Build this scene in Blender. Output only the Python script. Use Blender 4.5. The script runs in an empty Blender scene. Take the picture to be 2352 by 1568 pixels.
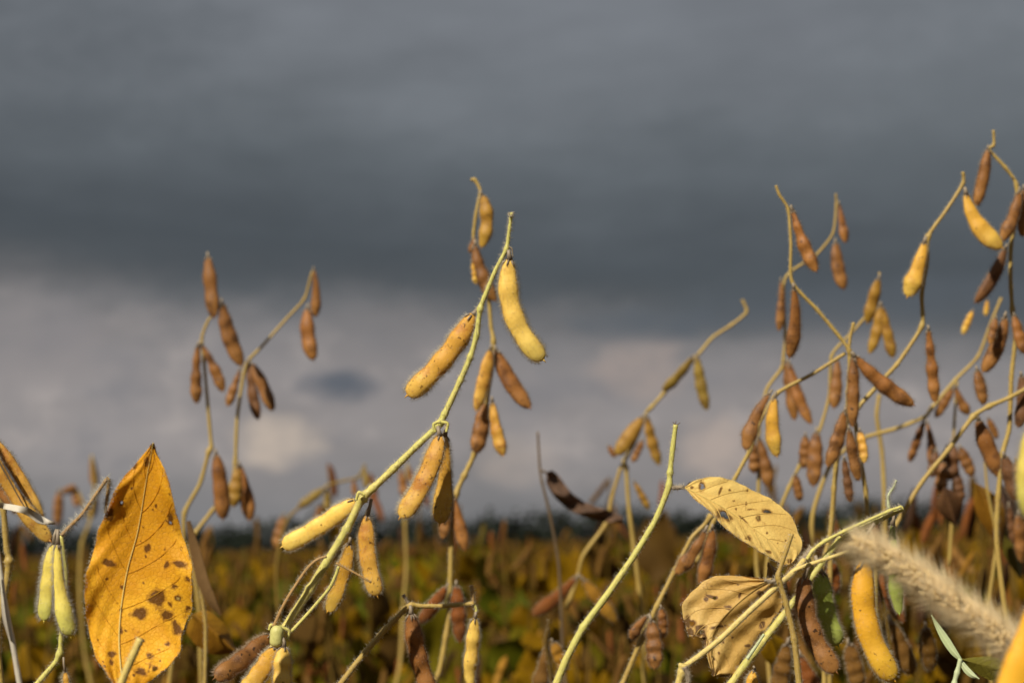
import bpy, math, random
import numpy as np
from mathutils import Vector, Matrix

random.seed(7)
RNG = np.random.default_rng(11)
SC = bpy.context.scene
COL = SC.collection
R = math.radians

# ------------------------------------------------------------------ camera
LENS, CAM_H, FOCUS = 70.0, 0.78, 0.836
PITCH, ROLL = 5.72, 1.8
cd = bpy.data.cameras.new('camera')
cam = bpy.data.objects.new('camera', cd)
COL.objects.link(cam)
cd.lens, cd.sensor_width, cd.sensor_fit = LENS, 36.0, 'HORIZONTAL'
cd.clip_start, cd.clip_end = 0.02, 6000
cam.matrix_world = Matrix.Translation((0, 0, CAM_H)) @ Matrix.Rotation(R(90 + PITCH), 4, 'X') @ Matrix.Rotation(R(-ROLL), 4, 'Z')
cd.dof.use_dof = True
cd.dof.focus_distance = FOCUS
cd.dof.aperture_fstop = 14.0
SC.camera = cam
CAM = np.array(cam.matrix_world)
KPX = (36.0 / LENS) / 2352.0            # metres per photo unit at one metre
FWD = -CAM[:3, 2]


def at(x, y, d):
    """a point of the photograph (2352 wide) at d metres in front of the camera"""
    v = np.array([(x - 1176) * KPX * d, -(y - 784) * KPX * d, -d, 1.0])
    return (CAM @ v)[:3]


# ------------------------------------------------------------------ view, sun, sky
SC.view_settings.view_transform = 'Standard'
SC.view_settings.look = 'None'
SC.view_settings.gamma = 1.0
SC.view_settings.exposure = 0.0
SC.view_settings.use_curve_mapping = False
SUN_EL, SUN_AZ = 38.0, 212.0             # azimuth clockwise from +Y: behind the camera, to the left
sd = bpy.data.lights.new('sun', 'SUN')
sd.energy, sd.angle, sd.color = 5.0, R(0.53), (1.0, 0.94, 0.83)
sun = bpy.data.objects.new('sun', sd)
COL.objects.link(sun)
sv = Vector((math.sin(R(SUN_AZ)) * math.cos(R(SUN_EL)), math.cos(R(SUN_AZ)) * math.cos(R(SUN_EL)), math.sin(R(SUN_EL))))
sun.rotation_euler = sv.to_track_quat('Z', 'Y').to_euler()
sun.location = sv * 20


def lin(c):
    return tuple(((v / 255 / 12.92) if v / 255 <= 0.04045 else ((v / 255 + 0.055) / 1.055) ** 2.4) for v in c)


class NT:
    """small helper for node trees"""
    def __init__(self, tree):
        self.t = tree
        tree.nodes.clear()

    def n(self, typ, **kw):
        nd = self.t.nodes.new(typ)
        for k, v in kw.items():
            if k.startswith('i_'):
                nd.inputs[k[2:].replace('_', ' ')].default_value = v
            else:
                setattr(nd, k, v)
        return nd

    def put(self, sock, v):
        if hasattr(v, 'is_output') or isinstance(v, bpy.types.NodeSocket):
            self.t.links.new(v, sock)
        else:
            sock.default_value = v

    def m(self, op, a, b=0.0, c=0.0, clamp=False):
        nd = self.n('ShaderNodeMath', operation=op, use_clamp=clamp)
        for s, v in zip(nd.inputs, (a, b, c)):
            self.put(s, v)
        return nd.outputs[0]

    def mix(self, f, a, b, mode='MIX'):
        nd = self.n('ShaderNodeMix', data_type='RGBA', blend_type=mode)
        self.put(nd.inputs[0], f)
        for s, v in ((nd.inputs[6], a), (nd.inputs[7], b)):
            self.put(s, (*v, 1) if isinstance(v, tuple) and len(v) == 3 else v)
        return nd.outputs[2]

    def noise(self, vec, scale, detail=3, rough=0.5):
        nd = self.n('ShaderNodeTexNoise')
        if vec is not None:
            self.t.links.new(vec, nd.inputs['Vector'])
        nd.inputs['Scale'].default_value = scale
        nd.inputs['Detail'].default_value = detail
        nd.inputs['Roughness'].default_value = rough
        return nd.outputs[0]

    def ss(self, x, a, b):
        nd = self.n('ShaderNodeMapRange', interpolation_type='SMOOTHSTEP')
        self.put(nd.inputs[0], x)
        nd.inputs[1].default_value, nd.inputs[2].default_value = a, b
        return nd.outputs[0]

    def ramp(self, x, stops):
        nd = self.n('ShaderNodeValToRGB')
        self.put(nd.inputs[0], x)
        cr = nd.color_ramp
        cr.interpolation = 'B_SPLINE' if len(stops) > 4 else 'LINEAR'
        while len(cr.elements) < len(stops):
            cr.elements.new(0.5)
        for e, (p, c) in zip(cr.elements, stops):
            e.position, e.color = p, (*c, 1)
        return nd.outputs[0]


# storm cloud sky: heavy grey cloud deck with a paler, pinkish break above the horizon
W = bpy.data.worlds.new('World')
SC.world = W
W.use_nodes = True
T = NT(W.node_tree)
SKY_STR = 0.1
tc = T.n('ShaderNodeTexCoord').outputs['Generated']
sx = T.n('ShaderNodeSeparateXYZ'); T.t.links.new(tc, sx.inputs[0])
el = T.m('MULTIPLY', T.m('ARCSINE', sx.outputs[2]), 57.2958)
az = T.m('MULTIPLY', T.m('ARCTAN2', sx.outputs[0], sx.outputs[1]), 57.2958)
cv = T.n('ShaderNodeCombineXYZ')
T.put(cv.inputs[0], T.m('MULTIPLY', az, 0.45)); T.put(cv.inputs[1], el)
n_big = T.noise(cv.outputs[0], 0.16, 3, 0.5)
n_mid = T.noise(cv.outputs[0], 0.55, 4, 0.55)
cv2 = T.n('ShaderNodeCombineXYZ')
T.put(cv2.inputs[0], T.m('MULTIPLY', az, 0.25)); T.put(cv2.inputs[1], T.m('ADD', el, 40.0))
n_str = T.noise(cv2.outputs[0], 0.8, 3, 0.5)
cv3 = T.n('ShaderNodeCombineXYZ')
T.put(cv3.inputs[0], T.m('MULTIPLY', az, 0.7)); T.put(cv3.inputs[1], T.m('ADD', el, 90.0))
n_fin = T.noise(cv3.outputs[0], 1.1, 5, 0.6)
e2 = T.m('ADD', T.m('ADD', el, 0.6), T.m('MULTIPLY', sx.outputs[0], 4.3))
e2 = T.m('ADD', e2, T.m('MULTIPLY', T.m('SUBTRACT', n_big, 0.5), 3.2))
e2 = T.m('ADD', e2, T.m('MULTIPLY', T.m('SUBTRACT', n_mid, 0.5), 1.4))
e2 = T.m('ADD', e2, T.m('MULTIPLY', T.m('SUBTRACT', n_fin, 0.5), 0.9))
S = lin
deck = T.ramp(T.m('DIVIDE', e2, 30.0), [
    (0.0, S((116, 117, 120))), (0.045, S((122, 122, 124))), (0.10, S((148, 142, 141))), (0.175, S((142, 137, 137))),
    (0.222, S((122, 120, 121))), (0.258, S((72, 78, 83))), (0.31, S((77, 82, 87))), (0.38, S((94, 100, 105))),
    (0.43, S((109, 114, 119))), (0.52, S((122, 126, 132))), (0.75, S((112, 116, 122))), (1.0, S((116, 119, 125)))])
# mottling of the deck
mot = T.m('ADD', 1.0, T.m('MULTIPLY', T.m('SUBTRACT', n_big, 0.5), 0.45))
mot = T.m('MULTIPLY', mot, T.m('ADD', 1.0, T.m('MULTIPLY', T.m('SUBTRACT', n_str, 0.5), 0.34)))
mot = T.m('MULTIPLY', mot, T.m('ADD', 1.0, T.m('MULTIPLY', T.m('SUBTRACT', n_mid, 0.5), 0.22)))
deck = T.mix(1.0, deck, (1, 1, 1), 'MULTIPLY')
vm = T.n('ShaderNodeVectorMath', operation='SCALE'); T.put(vm.inputs[0], deck); T.put(vm.inputs[3], mot)
deck = vm.outputs[0]


puff = T.noise(cv3.outputs[0], 0.42, 6, 0.58)
band = T.m('MULTIPLY', T.ss(e2, 1.6, 3.2), T.m('SUBTRACT', 1.0, T.ss(e2, 4.6, 7.2)))
deck = T.mix(T.m('MULTIPLY', T.m('MULTIPLY', T.ss(puff, 0.50, 0.66), band), 0.6), deck, S((180, 170, 165)))
deck = T.mix(T.m('MULTIPLY', T.m('MULTIPLY', T.ss(T.m('SUBTRACT', 1.0, puff), 0.52, 0.68), band), 0.5), deck, S((116, 117, 123)))


def blob(px, py, wa, we, color, strength, rag=1.6):
    """one cloud at its own place in the sky, with a ragged edge"""
    global deck
    p = at(px, py, 1.0) - np.array([0, 0, CAM_H])
    p /= np.linalg.norm(p)
    e0, a0 = math.degrees(math.asin(p[2])), math.degrees(math.atan2(p[0], p[1]))
    da = T.m('DIVIDE', T.m('SUBTRACT', az, a0), wa)
    de = T.m('DIVIDE', T.m('SUBTRACT', el, e0), we)
    q = T.m('ADD', T.m('MULTIPLY', da, da), T.m('MULTIPLY', de, de))
    q = T.m('ADD', q, T.m('MULTIPLY', T.m('SUBTRACT', n_fin, 0.5), rag * 2))
    f = T.m('MULTIPLY', T.m('SUBTRACT', 1.0, T.ss(q, -0.4, 1.5)), strength)
    deck = T.mix(f, deck, S(color))


blob(780, 888, 1.3, 0.52, (92, 97, 106), 1.0, 1.3)
blob(640, 1010, 1.4, 0.8, (192, 177, 163), 0.9)
blob(1190, 1060, 1.3, 0.7, (168, 156, 148), 0.75)
blob(1470, 850, 1.5, 1.0, (162, 148, 141), 0.75)
blob(1650, 1030, 1.3, 1.0, (178, 163, 154), 0.85)
blob(1480, 745, 2.6, 0.55, (88, 94, 101), 0.8)
blob(2000, 700, 6.0, 0.9, (84, 90, 97), 0.75, 1.0)
blob(60, 800, 3.2, 1.5, (142, 136, 136), 0.5)
blob(80, 60, 6.0, 4.0, (90, 95, 100), 0.7, 0.8)
blob(2250, 200, 5.0, 4.0, (98, 104, 108), 0.5, 0.8)
vm2 = T.n('ShaderNodeVectorMath', operation='SCALE'); T.put(vm2.inputs[0], deck); vm2.inputs[3].default_value = 1.0 / SKY_STR
deck = vm2.outputs[0]
skyt = T.n('ShaderNodeTexSky', sky_type='NISHITA', sun_disc=False, sun_elevation=R(SUN_EL), sun_rotation=R(SUN_AZ))
deck = T.mix(0.985, skyt.outputs[0], deck)
bg = T.n('ShaderNodeBackground'); T.put(bg.inputs[0], deck); bg.inputs[1].default_value = SKY_STR
wo = T.n('ShaderNodeOutputWorld'); T.t.links.new(bg.outputs[0], wo.inputs[0])

SC.render.engine = 'CYCLES'
SC.cycles.max_bounces = 6
SC.cycles.transparent_max_bounces = 4
SC.cycles.use_denoising = True


# ------------------------------------------------------------------ materials
def newmat(name):
    m = bpy.data.materials.new(name)
    m.use_nodes = True
    return m, NT(m.node_tree)


def finish(t, bsdf):
    o = t.n('ShaderNodeOutputMaterial')
    t.t.links.new(bsdf, o.inputs[0])


def pod_mat(name, base, tip, dark, spot=0.5, rough=0.55, spec=0.3):
    m, t = newmat(name)
    tc = t.n('ShaderNodeTexCoord'); oi = t.n('ShaderNodeObjectInfo')
    off = t.n('ShaderNodeVectorMath', operation='ADD')
    t.put(off.inputs[0], tc.outputs['Object'])
    cx = t.n('ShaderNodeCombineXYZ'); t.put(cx.inputs[0], t.m('MULTIPLY', oi.outputs['Random'], 7.0)); t.put(cx.inputs[1], oi.outputs['Random'])
    t.put(off.inputs[1], cx.outputs[0])
    v = off.outputs[0]
    uv = t.n('ShaderNodeSeparateXYZ'); t.t.links.new(tc.outputs['UV'], uv.inputs[0])
    n1 = t.noise(v, 130, 4, 0.6)
    n2 = t.noise(v, 420, 3, 0.6)
    n3 = t.noise(v, 1500, 2, 0.6)
    f = t.m('ADD', t.ss(uv.outputs[0], 0.45, 1.0), t.m('MULTIPLY', t.m('SUBTRACT', n1, 0.5), 0.9), clamp=True)
    c = t.mix(f, base, tip)
    c = t.mix(t.m('MULTIPLY', t.ss(n1, 0.46, 0.68), 0.35 + 0.5 * min(1, spot)), c, dark)
    # the seam of the pod
    seam = t.m('ABSOLUTE', t.m('SUBTRACT', t.m('ABSOLUTE', t.m('SUBTRACT', uv.outputs[1], 0.5)), 0.25))
    seam = t.ss(seam, 0.19, 0.25)
    c = t.mix(t.m('MULTIPLY', seam, t.m('ADD', 0.1, t.m('MULTIPLY', n2, 0.7))), c, dark)
    # brown specks and blotches
    sp = t.ss(n2, 0.665 - 0.05 * spot, 0.73 - 0.05 * spot)
    c = t.mix(t.m('MULTIPLY', sp, 0.85), c, tuple(x * 0.28 for x in dark))
    sp2 = t.ss(n3, 0.68, 0.76)
    c = t.mix(t.m('MULTIPLY', sp2, 0.5), c, tuple(x * 0.4 for x in dark))
    hs = t.n('ShaderNodeHueSaturation')
    t.put(hs.inputs['Value'], t.m('ADD', 0.86, t.m('MULTIPLY', oi.outputs['Random'], 0.26)))
    t.put(hs.inputs['Color'], c)
    b = t.n('ShaderNodeBsdfPrincipled', i_Roughness=rough)
    b.inputs['Specular IOR Level'].default_value = 0.05 if name.startswith('field') else spec
    t.put(b.inputs['Base Color'], hs.outputs[0])
    bp = t.n('ShaderNodeBump', i_Strength=0.35, i_Distance=0.0006)
    t.put(bp.inputs['Height'], t.m('ADD', n2, t.m('MULTIPLY', n3, 0.5)))
    t.t.links.new(bp.outputs[0], b.inputs['Normal'])
    finish(t, b.outputs[0])
    return m


MAT = {}
MAT['yel'] = pod_mat('pod_yellow', (0.86, 0.55, 0.105), (0.80, 0.58, 0.125), (0.66, 0.34, 0.05), 0.1)
MAT['amb'] = pod_mat('pod_amber', (0.80, 0.40, 0.025), (0.78, 0.46, 0.04), (0.56, 0.24, 0.02), 0.2)
MAT['gold'] = pod_mat('pod_gold', (0.64, 0.34, 0.04), (0.66, 0.43, 0.075), (0.40, 0.17, 0.025), 0.4)
MAT['tan'] = pod_mat('pod_tan', (0.60, 0.31, 0.045), (0.68, 0.41, 0.075), (0.40, 0.15, 0.024), 1.1)
MAT['brn'] = pod_mat('pod_brown', (0.25, 0.105, 0.026), (0.36, 0.165, 0.042), (0.085, 0.034, 0.012), 0.9)
MAT['red'] = pod_mat('pod_russet', (0.29, 0.115, 0.026), (0.37, 0.165, 0.042), (0.10, 0.036, 0.012), 0.8)
MAT['drk'] = pod_mat('pod_dark', (0.17, 0.075, 0.028), (0.19, 0.085, 0.03), (0.07, 0.03, 0.014), 0.6)
MAT['grn'] = pod_mat('pod_green', (0.30, 0.36, 0.06), (0.40, 0.44, 0.10), (0.26, 0.30, 0.05), 0.0)
MAT['lime'] = pod_mat('pod_lime', (0.74, 0.58, 0.11), (0.58, 0.56, 0.13), (0.60, 0.44, 0.08), 0.0)
MAT['frd'] = pod_mat('field_shaded_pod_russet', (0.20, 0.065, 0.016), (0.19, 0.07, 0.02), (0.08, 0.028, 0.01), 0.4)  # field pods: colours darkened to stand in for cloud shadow on the field
MAT['fgd'] = pod_mat('field_shaded_pod_gold', (0.30, 0.145, 0.018), (0.30, 0.16, 0.024), (0.16, 0.07, 0.012), 0.4)
MAT['fbr'] = pod_mat('field_shaded_pod_brown', (0.125, 0.062, 0.012), (0.14, 0.072, 0.014), (0.05, 0.02, 0.008), 0.4)
MAT['ftn'] = pod_mat('field_shaded_pod_tan', (0.19, 0.092, 0.022), (0.20, 0.105, 0.026), (0.09, 0.04, 0.012), 0.4)
MAT['fdk'] = pod_mat('field_shaded_pod_dark', (0.048, 0.022, 0.010), (0.05, 0.024, 0.01), (0.02, 0.01, 0.006), 0.4)
MAT['fol'] = pod_mat('field_shaded_pod_olive', (0.11, 0.078, 0.010), (0.10, 0.07, 0.010), (0.05, 0.03, 0.008), 0.4)
MAT['oliv'] = pod_mat('pod_olive', (0.26, 0.17, 0.028), (0.24, 0.15, 0.025), (0.14, 0.075, 0.018), 0.4)
MAT['dgold'] = pod_mat('pod_dull_gold', (0.36, 0.185, 0.025), (0.40, 0.23, 0.032), (0.18, 0.075, 0.015), 0.7)


def stem_mat(name, a, b_, dark):
    m, t = newmat(name)
    tc = t.n('ShaderNodeTexCoord')
    v = tc.outputs['Object']
    uv = t.n('ShaderNodeSeparateXYZ'); t.t.links.new(tc.outputs['UV'], uv.inputs[0])
    n1 = t.noise(v, 40, 4, 0.6)
    n2 = t.noise(v, 260, 3, 0.6)
    st = t.n('ShaderNodeCombineXYZ'); t.put(st.inputs[0], t.m('MULTIPLY', uv.outputs[0], 6.0)); t.put(st.inputs[1], t.m('MULTIPLY', uv.outputs[1], 14.0))
    ns = t.noise(st.outputs[0], 1.0, 3, 0.5)
    c = t.mix(t.ss(n1, 0.35, 0.65), a, b_)
    c = t.mix(t.m('MULTIPLY', t.ss(ns, 0.5, 0.7), 0.45), c, dark)
    c = t.mix(t.m('MULTIPLY', t.ss(n2, 0.66, 0.72), 0.8), c, tuple(x * 0.35 for x in dark))
    b = t.n('ShaderNodeBsdfPrincipled', i_Roughness=0.5)
    b.inputs['Specular IOR Level'].default_value = 0.05 if name.startswith('field') else 0.35
    t.put(b.inputs['Base Color'], c)
    bp = t.n('ShaderNodeBump', i_Strength=0.4, i_Distance=0.0004)
    t.put(bp.inputs['Height'], t.m('ADD', ns, n2))
    t.t.links.new(bp.outputs[0], b.inputs['Normal'])
    finish(t, b.outputs[0])
    return m


MAT['stem'] = stem_mat('stem_yellow_green', (0.66, 0.56, 0.15), (0.58, 0.54, 0.14), (0.50, 0.38, 0.10))
MAT['stemy'] = stem_mat('stem_straw', (0.72, 0.55, 0.18), (0.68, 0.52, 0.15), (0.44, 0.28, 0.08))
MAT['stemb'] = stem_mat('stem_ochre', (0.46, 0.32, 0.08), (0.42, 0.28, 0.07), (0.24, 0.13, 0.035))
MAT['fstem'] = stem_mat('field_shaded_stem', (0.14, 0.085, 0.014), (0.11, 0.062, 0.012), (0.06, 0.03, 0.008))  # field stem: cloud shadow put into the colour
MAT['stemd'] = stem_mat('stem_dry', (0.36, 0.20, 0.07), (0.42, 0.26, 0.09), (0.22, 0.11, 0.04))
MAT['stemk'] = stem_mat('stem_dark', (0.13, 0.085, 0.045), (0.15, 0.10, 0.05), (0.07, 0.045, 0.03))
MAT['node'] = stem_mat('node_green', (0.56, 0.53, 0.17), (0.58, 0.54, 0.18), (0.40, 0.38, 0.10))
MAT['calyx'] = stem_mat('calyx_grey', (0.33, 0.26, 0.17), (0.25, 0.19, 0.13), (0.10, 0.07, 0.05))
MAT['straw'] = stem_mat('straw_pale', (0.62, 0.56, 0.43), (0.52, 0.46, 0.36), (0.40, 0.34, 0.26))
MAT['weed'] = stem_mat('weed_green', (0.46, 0.52, 0.26), (0.52, 0.56, 0.32), (0.34, 0.42, 0.16))


def hair_mat(name, c, tr=0.55):
    m, t = newmat(name)
    b = t.n('ShaderNodeBsdfPrincipled', i_Roughness=0.5)
    b.inputs['Base Color'].default_value = (*c, 1)
    tl = t.n('ShaderNodeBsdfTranslucent'); tl.inputs[0].default_value = (*c, 1)
    mx = t.n('ShaderNodeMixShader'); mx.inputs[0].default_value = tr
    t.t.links.new(b.outputs[0], mx.inputs[1]); t.t.links.new(tl.outputs[0], mx.inputs[2])
    finish(t, mx.outputs[0])
    return m


MAT['hair'] = hair_mat('fuzz_pale', (0.80, 0.72, 0.55))
MAT['hairb'] = hair_mat('fuzz_tawny', (0.62, 0.47, 0.32))
MAT['hairw'] = hair_mat('fuzz_white', (0.78, 0.74, 0.64))
MAT['bristle'] = hair_mat('bristle_tan', (0.84, 0.69, 0.42), 0.5)
MAT['seed'] = stem_mat('seed_tan', (0.70, 0.54, 0.28), (0.62, 0.47, 0.23), (0.36, 0.25, 0.11))


def leaf_mat(name, a, b_, brown, spots=0.5, trans=0.3, scale=1.0):
    """leaf blade: network of veins, blotches and the spots of each leaf (mesh attribute)"""
    m, t = newmat(name)
    tc = t.n('ShaderNodeTexCoord'); oi = t.n('ShaderNodeObjectInfo')
    v = tc.outputs['Object']
    uv = t.n('ShaderNodeSeparateXYZ'); t.t.links.new(tc.outputs['UV'], uv.inputs[0])
    n1 = t.noise(v, 45 * scale, 4, 0.6)
    n2 = t.noise(v, 260 * scale, 4, 0.65)
    av = t.m('ABSOLUTE', t.m('SUBTRACT', t.m('MULTIPLY', uv.outputs[1], 2.0), 1.0))
    lat = t.m('ABSOLUTE', t.m('SUBTRACT', t.m('FRACT', t.m('MULTIPLY', t.m('SUBTRACT', uv.outputs[0], t.m('MULTIPLY', av, 0.28)), 7.5)), 0.5))
    lat = t.m('SUBTRACT', 1.0, t.ss(lat, 0.0, 0.06))
    vo = t.n('ShaderNodeTexVoronoi', feature='DISTANCE_TO_EDGE'); vo.inputs['Scale'].default_value = 620 * scale
    t.t.links.new(v, vo.inputs['Vector'])
    net = t.m('SUBTRACT', 1.0, t.ss(vo.outputs[0], 0.0, 0.09))
    c = t.mix(t.ss(n1, 0.38, 0.62), a, b_)
    c = t.mix(t.m('MULTIPLY', net, 0.12), c, brown)
    c = t.mix(t.m('MULTIPLY', lat, 0.0 if name in ('leaf_amber', 'leaf_buff', 'leaf_withered') else 0.4), c, tuple(x * 0.6 for x in a))
    c = t.mix(t.m('MULTIPLY', t.ss(n2, 0.60, 0.72), 0.55 * min(1, spots + 0.3)), c, brown)
    at_ = t.n('ShaderNodeAttribute', attribute_name='spot')
    sp = t.m('ADD', at_.outputs['Fac'], t.m('MULTIPLY', t.m('SUBTRACT', n2, 0.5), 1.5))
    c = t.mix(t.m('MULTIPLY', t.ss(sp, 0.22, 0.42), 0.55), c, brown)
    c = t.mix(t.m('MULTIPLY', t.ss(sp, 0.46, 0.70), 0.92), c, tuple(x * 0.4 for x in brown))
    n4 = t.noise(v, 900 * scale, 2, 0.5)
    c = t.mix(t.m('MULTIPLY', t.ss(n4, 0.70, 0.76), 0.6 * min(1, spots)), c, tuple(x * 0.5 for x in brown))
    hs = t.n('ShaderNodeHueSaturation')
    t.put(hs.inputs['Value'], t.m('ADD', 0.85, t.m('MULTIPLY', oi.outputs['Random'], 0.3)))
    t.put(hs.inputs['Color'], c)
    b = t.n('ShaderNodeBsdfPrincipled', i_Roughness=0.55)
    b.inputs['Specular IOR Level'].default_value = 0.05 if name.startswith('field') else 0.25
    t.put(b.inputs['Base Color'], hs.outputs[0])
    bp = t.n('ShaderNodeBump', i_Strength=0.6, i_Distance=0.0007)
    t.put(bp.inputs['Height'], t.m('ADD', t.m('ADD', t.m('MULTIPLY', net, -0.25), t.m('MULTIPLY', lat, 0.0 if name in ('leaf_amber', 'leaf_buff', 'leaf_withered') else 1.0)), t.m('MULTIPLY', n2, 0.8)))
    t.t.links.new(bp.outputs[0], b.inputs['Normal'])
    tl = t.n('ShaderNodeBsdfTranslucent'); t.put(tl.inputs[0], hs.outputs[0])
    mx = t.n('ShaderNodeMixShader'); mx.inputs[0].default_value = trans
    t.t.links.new(b.outputs[0], mx.inputs[1]); t.t.links.new(tl.outputs[0], mx.inputs[2])
    finish(t, mx.outputs[0])
    return m


MAT['leafbig'] = leaf_mat('leaf_amber', (0.88, 0.49, 0.026), (0.72, 0.34, 0.013), (0.36, 0.13, 0.014), 0.8, 0.3)
MAT['leaftan'] = leaf_mat('leaf_buff', (0.80, 0.57, 0.17), (0.72, 0.48, 0.13), (0.46, 0.24, 0.06), 0.6, 0.2)
MAT['leafbuf'] = leaf_mat('leaf_withered', (0.76, 0.52, 0.17), (0.62, 0.38, 0.10), (0.32, 0.16, 0.055), 1.0, 0.2)
MAT['lgold'] = leaf_mat('leaf_gold', (0.42, 0.21, 0.012), (0.34, 0.15, 0.012), (0.16, 0.06, 0.012), 0.7, 0.3, 0.5)
MAT['lbrown'] = leaf_mat('leaf_brown', (0.17, 0.075, 0.025), (0.12, 0.055, 0.02), (0.06, 0.028, 0.012), 0.7, 0.15, 0.5)
MAT['lgreen'] = leaf_mat('leaf_green', (0.07, 0.09, 0.012), (0.10, 0.10, 0.012), (0.10, 0.06, 0.012), 0.3, 0.3, 0.5)
MAT['lolive'] = leaf_mat('leaf_olive', (0.20, 0.17, 0.02), (0.16, 0.13, 0.016), (0.12, 0.06, 0.012), 0.4, 0.3, 0.5)
MAT['fgold'] = leaf_mat('field_shaded_leaf_gold', (0.32, 0.175, 0.004), (0.20, 0.105, 0.003), (0.08, 0.03, 0.006), 0.7, 0.25, 0.5)  # field leaves: darker copies, the cloud shadow is painted into their colour
MAT['fbrown'] = leaf_mat('field_shaded_leaf_brown', (0.11, 0.060, 0.010), (0.08, 0.042, 0.009), (0.03, 0.014, 0.006), 0.7, 0.15, 0.5)
MAT['fgreen'] = leaf_mat('field_shaded_leaf_green', (0.060, 0.078, 0.004), (0.095, 0.095, 0.005), (0.05, 0.03, 0.006), 0.3, 0.25, 0.5)
MAT['folive'] = leaf_mat('field_shaded_leaf_olive', (0.16, 0.130, 0.006), (0.125, 0.098, 0.005), (0.06, 0.03, 0.006), 0.4, 0.25, 0.5)
MAT['ltan'] = leaf_mat('leaf_dry_tan', (0.27, 0.155, 0.06), (0.20, 0.11, 0.04), (0.10, 0.05, 0.02), 0.7, 0.2, 0.6)
MAT['ldark'] = leaf_mat('leaf_dead_dark', (0.15, 0.082, 0.045), (0.10, 0.056, 0.033), (0.05, 0.026, 0.016), 0.7, 0.1, 0.7)


def plain_noise_mat(name, a, b_, scale, rough=0.8):
    m, t = newmat(name)
    tc = t.n('ShaderNodeTexCoord')
    n1 = t.noise(tc.outputs['Object'], scale, 5, 0.65)
    n2 = t.noise(tc.outputs['Object'], scale * 9, 4, 0.6)
    c = t.mix(t.ss(t.m('ADD', t.m('MULTIPLY', n1, 0.6), t.m('MULTIPLY', n2, 0.4)), 0.36, 0.62), a, b_)
    b = t.n('ShaderNodeBsdfPrincipled', i_Roughness=rough)
    b.inputs['Specular IOR Level'].default_value = 0.0
    t.put(b.inputs['Base Color'], c)
    bp = t.n('ShaderNodeBump', i_Strength=0.5, i_Distance=0.02)
    t.put(bp.inputs['Height'], n2)
    t.t.links.new(bp.outputs[0], b.inputs['Normal'])
    finish(t, b.outputs[0])
    return m


MAT['soil'] = plain_noise_mat('soil', (0.045, 0.028, 0.012), (0.075, 0.045, 0.016), 3.0)
MAT['wood'] = plain_noise_mat('far_foliage', (0.016, 0.021, 0.016), (0.026, 0.031, 0.022), 0.3)
MAT['bark'] = plain_noise_mat('bark', (0.04, 0.03, 0.022), (0.06, 0.045, 0.03), 2.0)


# ------------------------------------------------------------------ mesh building
class Geo:
    def __init__(self):
        self.v, self.f, self.mi, self.uv, self.sp = [], [], [], [], []
        self.n = 0

    def add(self, verts, faces, mi=0, uv=None, spot=None):
        verts = np.asarray(verts, float)
        self.v.append(verts)
        k = self.n
        self.f += [tuple(i + k for i in f) for f in faces]
        self.mi += [mi] * len(faces)
        self.uv.append(np.asarray(uv, float) if uv is not None else np.zeros((len(verts), 2)))
        self.sp.append(np.asarray(spot, float) if spot is not None else np.zeros(len(verts)))
        self.n += len(verts)

    def add_np(self, verts, faces, mi=0):
        self.add(verts, faces.tolist(), mi)

    def mesh(self, name, mats, origin=(0, 0, 0), smooth=True):
        me = bpy.data.meshes.new(name)
        v = np.concatenate(self.v) - np.asarray(origin)
        me.from_pydata(v.tolist(), [], self.f)
        for m in mats:
            me.materials.append(MAT[m])
        if len(mats) > 1:
            me.polygons.foreach_set('material_index', self.mi)
        me.polygons.foreach_set('use_smooth', [smooth] * len(self.f))
        uv = np.concatenate(self.uv)
        if np.any(uv):
            ul = me.uv_layers.new(name='UVMap')
            li = np.empty(len(me.loops), dtype=np.int32)
            me.loops.foreach_get('vertex_index', li)
            ul.data.foreach_set('uv', uv[li].ravel())
        sp = np.concatenate(self.sp)
        if np.any(sp):
            a = me.attributes.new('spot', 'FLOAT', 'POINT')
            a.data.foreach_set('value', sp)
        me.update()
        return me


def link(name, me, parent=None, loc=(0, 0, 0)):
    o = bpy.data.objects.new(name, me)
    COL.objects.link(o)
    o.location = loc
    if parent:
        o.parent = parent
    return o


def thing(name, label, cat, loc, group=None):
    o = link(name, None, None, loc)
    o.empty_display_size = 0.05
    o['label'], o['category'] = label, cat
    if group:
        o['group'] = group
    return o


def nrm(v):
    return v / np.maximum(np.linalg.norm(v, axis=-1, keepdims=True), 1e-12)


def hermite(b, c, m0, m1, t):
    return (2 * t ** 3 - 3 * t ** 2 + 1) * b + (t ** 3 - 2 * t ** 2 + t) * m0 + (3 * t ** 2 - 2 * t ** 3) * c + (t ** 3 - t ** 2) * m1


def smooth_line(pts, n_per=6, ten=0.5):
    """Catmull-Rom through the points (any number of columns)"""
    p = np.asarray(pts, float)
    if len(p) < 3:
        t = np.linspace(0, 1, n_per + 1)[:, None]
        return p[0] * (1 - t) + p[-1] * t
    q = np.vstack([2 * p[0] - p[1], p, 2 * p[-1] - p[-2]])
    out = []
    for i in range(1, len(q) - 2):
        t = np.linspace(0, 1, n_per, endpoint=False)[:, None]
        a, b, c, d = q[i - 1], q[i], q[i + 1], q[i + 2]
        out.append(hermite(b, c, (c - a) * ten, (d - b) * ten, t))
    out.append(p[-1:])
    return np.vstack(out)


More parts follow.
